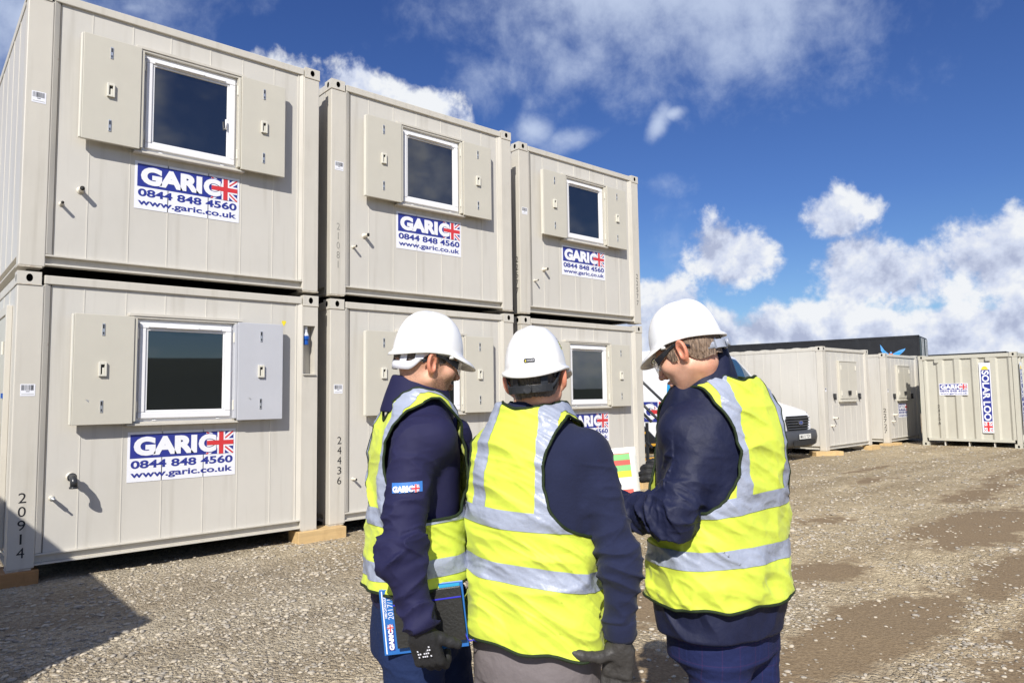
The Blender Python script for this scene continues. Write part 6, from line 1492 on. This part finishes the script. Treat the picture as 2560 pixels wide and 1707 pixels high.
# ---- the man on the right, reading a sheet
P3 = person(dict(base=(.66, 2.32), label='man on the right looking down, dark waterproof under his vest, checked trousers', theta=-36, centre=(.655, 2.33, 0), lean=(.03, 0), neck_off=(-.065, .0),
    head=(.558, 2.27, 1.702), head_rot=(-57, 30, 0), torso=[(z + .055, a + .035 + (.012 if 1.4 < z < 1.52 else 0), b + .030) for z, a, b in TORSO], neck_z=1.575, shoulder=(.182, 1.455), sh_r=.064,
    arms=[[(.575, 2.20, 1.405), (.472, 2.15, 1.215), (.30, 2.36, 1.205)], [(.80, 2.43, 1.46), (.78, 2.62, 1.21), (.645, 2.64, 1.275)]], arm_r=[(.078, .066, .052), (.072, .068, .048)],
    hands=[HAND((.285, 2.375, 1.207), (-1, .6, .1), (.2, .1, 1), curl=(40, 50, 30), right=False), HAND((.625, 2.645, 1.285), (-1, .05, .12), (.15, -1, .3), curl=(20, 30, 20), thumb=[(.018, .012, -.004), (.040, .040, -.004), (.046, .068, .010), (.048, .094, .018)], m='glove', right=True)],
    legs=[[(.615, 2.27, .90), (.63, 2.26, .52), (.63, 2.25, .10)], [(.76, 2.39, .92), (.765, 2.41, .52), (.77, 2.43, .10)]], foot=(-.5, .85, 0), skin='skin_c', beard=.35, fade=.1,
    hair=dict(t=.0085, n=.0022, m='hair_ash', line=[-.052, -.056, -.050, -.038, .020, .024, -.022, -.012, .020, .055, .075]),
    jacket=dict(m='waxed', hem=.84, wr=.020, seed=41, f=8, bw=.010, crisp=11), collar=dict(z0=1.565, back=1.72, front=.30, prof=[(-.04, .122, 0), (.0, .122, 0), (.04, .116, 0), (.075, .106, 0), (.10, .098, 0), (.095, .091, 0), (.04, .088, 0)], drop=-.075, fwd=.12, crump=.035, off=(.003, .0, 0)),
    vest=dict(grow=.013, flare=.004, seed=23, hem=.945, hem_tilt=.03, hole=[(z + .045, x + .012) for z, x in HOLE], neck=(1.60, .20, .108), bands=[(1.243, .06), (1.090, .03)], brace=[.105, .105, .108, .12, .105], cr=1.3),
    trousers=dict(m='check_navy', seed=25, hip=[(.76, .178, .145), (.86, .182, .15), (.94, .18, .145), (1.03, .185, .14)]),
    helmet=dict(z=.042, rot=(-57, 16, 0), shift=(.008, .004, .0), band=dict(m='strap_grey', dip=.045, h=.022, ratchet=1.1)), glasses=True))
# ================================================================ things the men hold or wear as marks
def shared(p):                                            # shared frame (right, away, up from the ground) -> world
    return (CAM.x + VR[0] * p[0] + VF[0] * p[1], CAM.y + VR[1] * p[0] + VF[1] * p[1], GZ + p[2])
def stick_on(P, items, x0, z0, w, h, name, parent, ystart, rot=0.0, base='sign_white', grid=10, sgn=1):
    """lays a printed patch on the cloth by finding the cloth's surface from the side of the arm"""
    jf = P['jf']; L = P['L']; mb = MB(); c, s = math.cos(rot), math.sin(rot)
    def hit(pts, lift):
        o = np.array([L((x0 + a * c - b * s, ystart, z0 + a * s + b * c)) for a, b in pts], np.float32)
        for _ in range(26): d = jf(o); o[:, 1] += np.clip(d, -.02, .05) * .7
        o[:, 1] -= lift; return o
    gx = np.linspace(0, w, grid); gz_ = np.linspace(0, h, 5); pts = [(a, b) for b in gz_ for a in gx]
    mb.add(hit(pts, .0015), [(j * grid + i, j * grid + i + 1, (j + 1) * grid + i + 1, (j + 1) * grid + i) for j in range(4) for i in range(grid - 1)], base)
    for m, p, f, l in items:
        mb.add(hit(p, .0022 + l * .0004), f, m)
    return mb.obj(name, parent)
mat('patch_blue', (.03, .16, .50), rough=.6)
it = [i for i in sign_items(.080, .0215, contact=False)[2:]]
stick_on(P1, it, -.349, 1.304, .087, .0285, 'sleeve_badge', P1['jacket'], 1.85, rot=.05, base='patch_blue')

# the two books under the left man's arm
mat('book_blue', (.02, .13, .42), rough=.35); mat('book_cyan', (.03, .32, .55), rough=.35); mat('paper_white', (.82, .82, .80), rough=.6); mat('notebook_black', (.02, .02, .019), rough=.45, bump=.2, bscale=120); mat('elastic_blue', (.02, .02, .45), rough=.6)
def book(name, origin, u, v, w, h, t, cover, label, cat, extra):
    """origin = lower left corner; u, v = along and up the cover (shared frame); t = thickness away from the viewer"""
    u = np.array(nrm(u)); v = np.array(v, float); v = v - u * (u @ v); v /= np.linalg.norm(v); n = np.cross(v, u)         # n points away from the viewer
    base = Vector(shared(origin)); o = empty(name, base, -YAW, label, cat)
    F_ = lambda a, b, c: tuple(u * a + v * b + n * c)
    def slab(a0, a1, b0, b1, c0, c1, m, nm):
        mb = MB(); vs = [F_(a, b, c) for c in (c0, c1) for b in (b0, b1) for a in (a0, a1)]; mb.add(vs, [(0, 2, 3, 1), (4, 5, 7, 6), (0, 1, 5, 4), (2, 6, 7, 3), (0, 4, 6, 2), (1, 3, 7, 5)], m); return mb.obj(nm, o, bevel=.0008)
    slab(0, w, 0, h, 0, .0018, cover, 'cover'); slab(0, w, 0, h, t - .0018, t, cover, 'cover'); slab(.003, w - .002, .002, h - .002, .0019, t - .0019, 'paper_white', 'pages')
    extra(o, F_, slab, w, h); return o
def cat_marks(o, F_, slab, w, h):
    mb = MB(); rect = lambda a0, a1, b0, b1, m, l=1: mb.add([F_(a, b, -.0006 * l) for a, b in ((a0, b0), (a1, b0), (a1, b1), (a0, b1))], [(0, 1, 2, 3)], m)
    mb2 = mb; mb = MB(); rect(.006, .009, .004, h - .004, 'sign_white'); mb.obj('cover_line', o); mb = MB()
    rect(w - .12, w - .01, h - .05, h - .004, 'book_cyan')
    for k in range(6): rect(w - .115 + k * .018, w - .105 + k * .018, h - .045 + (k % 3) * .008, h - .030 + (k % 2) * .012, 'book_blue', 2)
    mb.obj('cover_picture', o); mb = MB()
    q, f = text_fit('2017/18', .10, .172, -.036, -.021, off=-.01); mb.add([F_(-b, a, -.0006) for a, b in q], f, 'sign_white')
    q, f = text_fit('HIRE CATALOGUE', .105, .165, -.018, -.011, off=.02); mb.add([F_(-b, a, -.0006) for a, b in q], f, 'sign_white')
    mb.obj('cover_print', o); mb = MB(); lw, lh = .075, .018; fn = lambda a, b, l: F_(.033 - b, .012 + a, -.0006 - l * .5)
    place_items(mb, sign_items(lw, lh, contact=False), fn, step=.0006, lift=.0004); mb.obj('cover_logo', o)
book('catalogue', (-.384, 2.135, .827), (1, 0, .10), (-.06, .02, 1), .247, .186, .009, 'book_blue', 'blue hire catalogue held sideways under the left man\'s arm, behind a black notebook', 'catalogue', cat_marks)
def note_marks(o, F_, slab, w, h):
    slab(0, w, h * .80, h * .815 + .002, -.0012, -.0002, 'elastic_blue', 'elastic_band')
    mb = MB(); mb.tube([F_(w - .002, .02, .004), F_(w + .004, .0, .002), F_(w + .010, -.006, .0), F_(w + .020, -.003, -.001), F_(w + .030, -.010, 0)], .0018, 'elastic_blue', 6); mb.obj('ribbon', o, smooth=True)
book('notebook', (-.343, 2.115, .853), (1, 0, .12), (-.04, .02, 1), .200, .150, .014, 'notebook_black', 'black notebook with a blue elastic band in front of the blue catalogue', 'notebook', note_marks)

# the sheet the men are looking at
mat('row_green', (.24, .56, .22), rough=.6); mat('row_red', (.72, .12, .10), rough=.6); mat('row_yellow', (.80, .72, .06), rough=.6)
def sheet():
    o = empty('printed_sheet', shared((.268, 2.64, 1.07)), -YAW, 'white printed sheet with red, green and yellow rows held up between the men', 'sheet')
    w, h, n = .21, .297, 8; ca, sa = math.cos(R(5)), math.sin(R(5))
    def F_(a, b, c): # slight curl and lean back
        x = a; z = b; y = .03 * ((a / w - .5) ** 2) + .12 * b; return (x * ca - z * sa * -0 + b * -.08, y - c, z + x * .07)
    mb = MB(); pts = [F_(w * i / n, h * j / n, 0) for j in range(n + 1) for i in range(n + 1)]
    mb.add(pts, [(j * (n + 1) + i, j * (n + 1) + i + 1, (j + 1) * (n + 1) + i + 1, (j + 1) * (n + 1) + i) for j in range(n) for i in range(n)], 'paper_white'); sh = mb.obj('page', o, smooth=True); md = sh.modifiers.new('s', 'SOLIDIFY'); md.thickness = .0004; md.offset = 1
    mb = MB()
    for z1, z0, m in ((.277, .274, 'row_red'), (.274, .252, 'row_green'), (.2515, .234, 'row_red'), (.2335, .213, 'row_green'), (.2125, .190, 'row_yellow'), (.146, .128, 'row_red'), (.114, .102, 'row_green'), (.085, .070, 'row_yellow'), (.055, .04, 'row_green')):
        k = 8; a0, a1 = .02, w - .025; vs = [F_(a0 + (a1 - a0) * i / k, z, .0012) for z in (z0, z1) for i in range(k + 1)]; mb.add(vs, [(i, i + 1, i + k + 2, i + k + 1) for i in range(k)], m)
    mb.obj('coloured_rows', o)
sheet()
print('props', time.time() - T0)
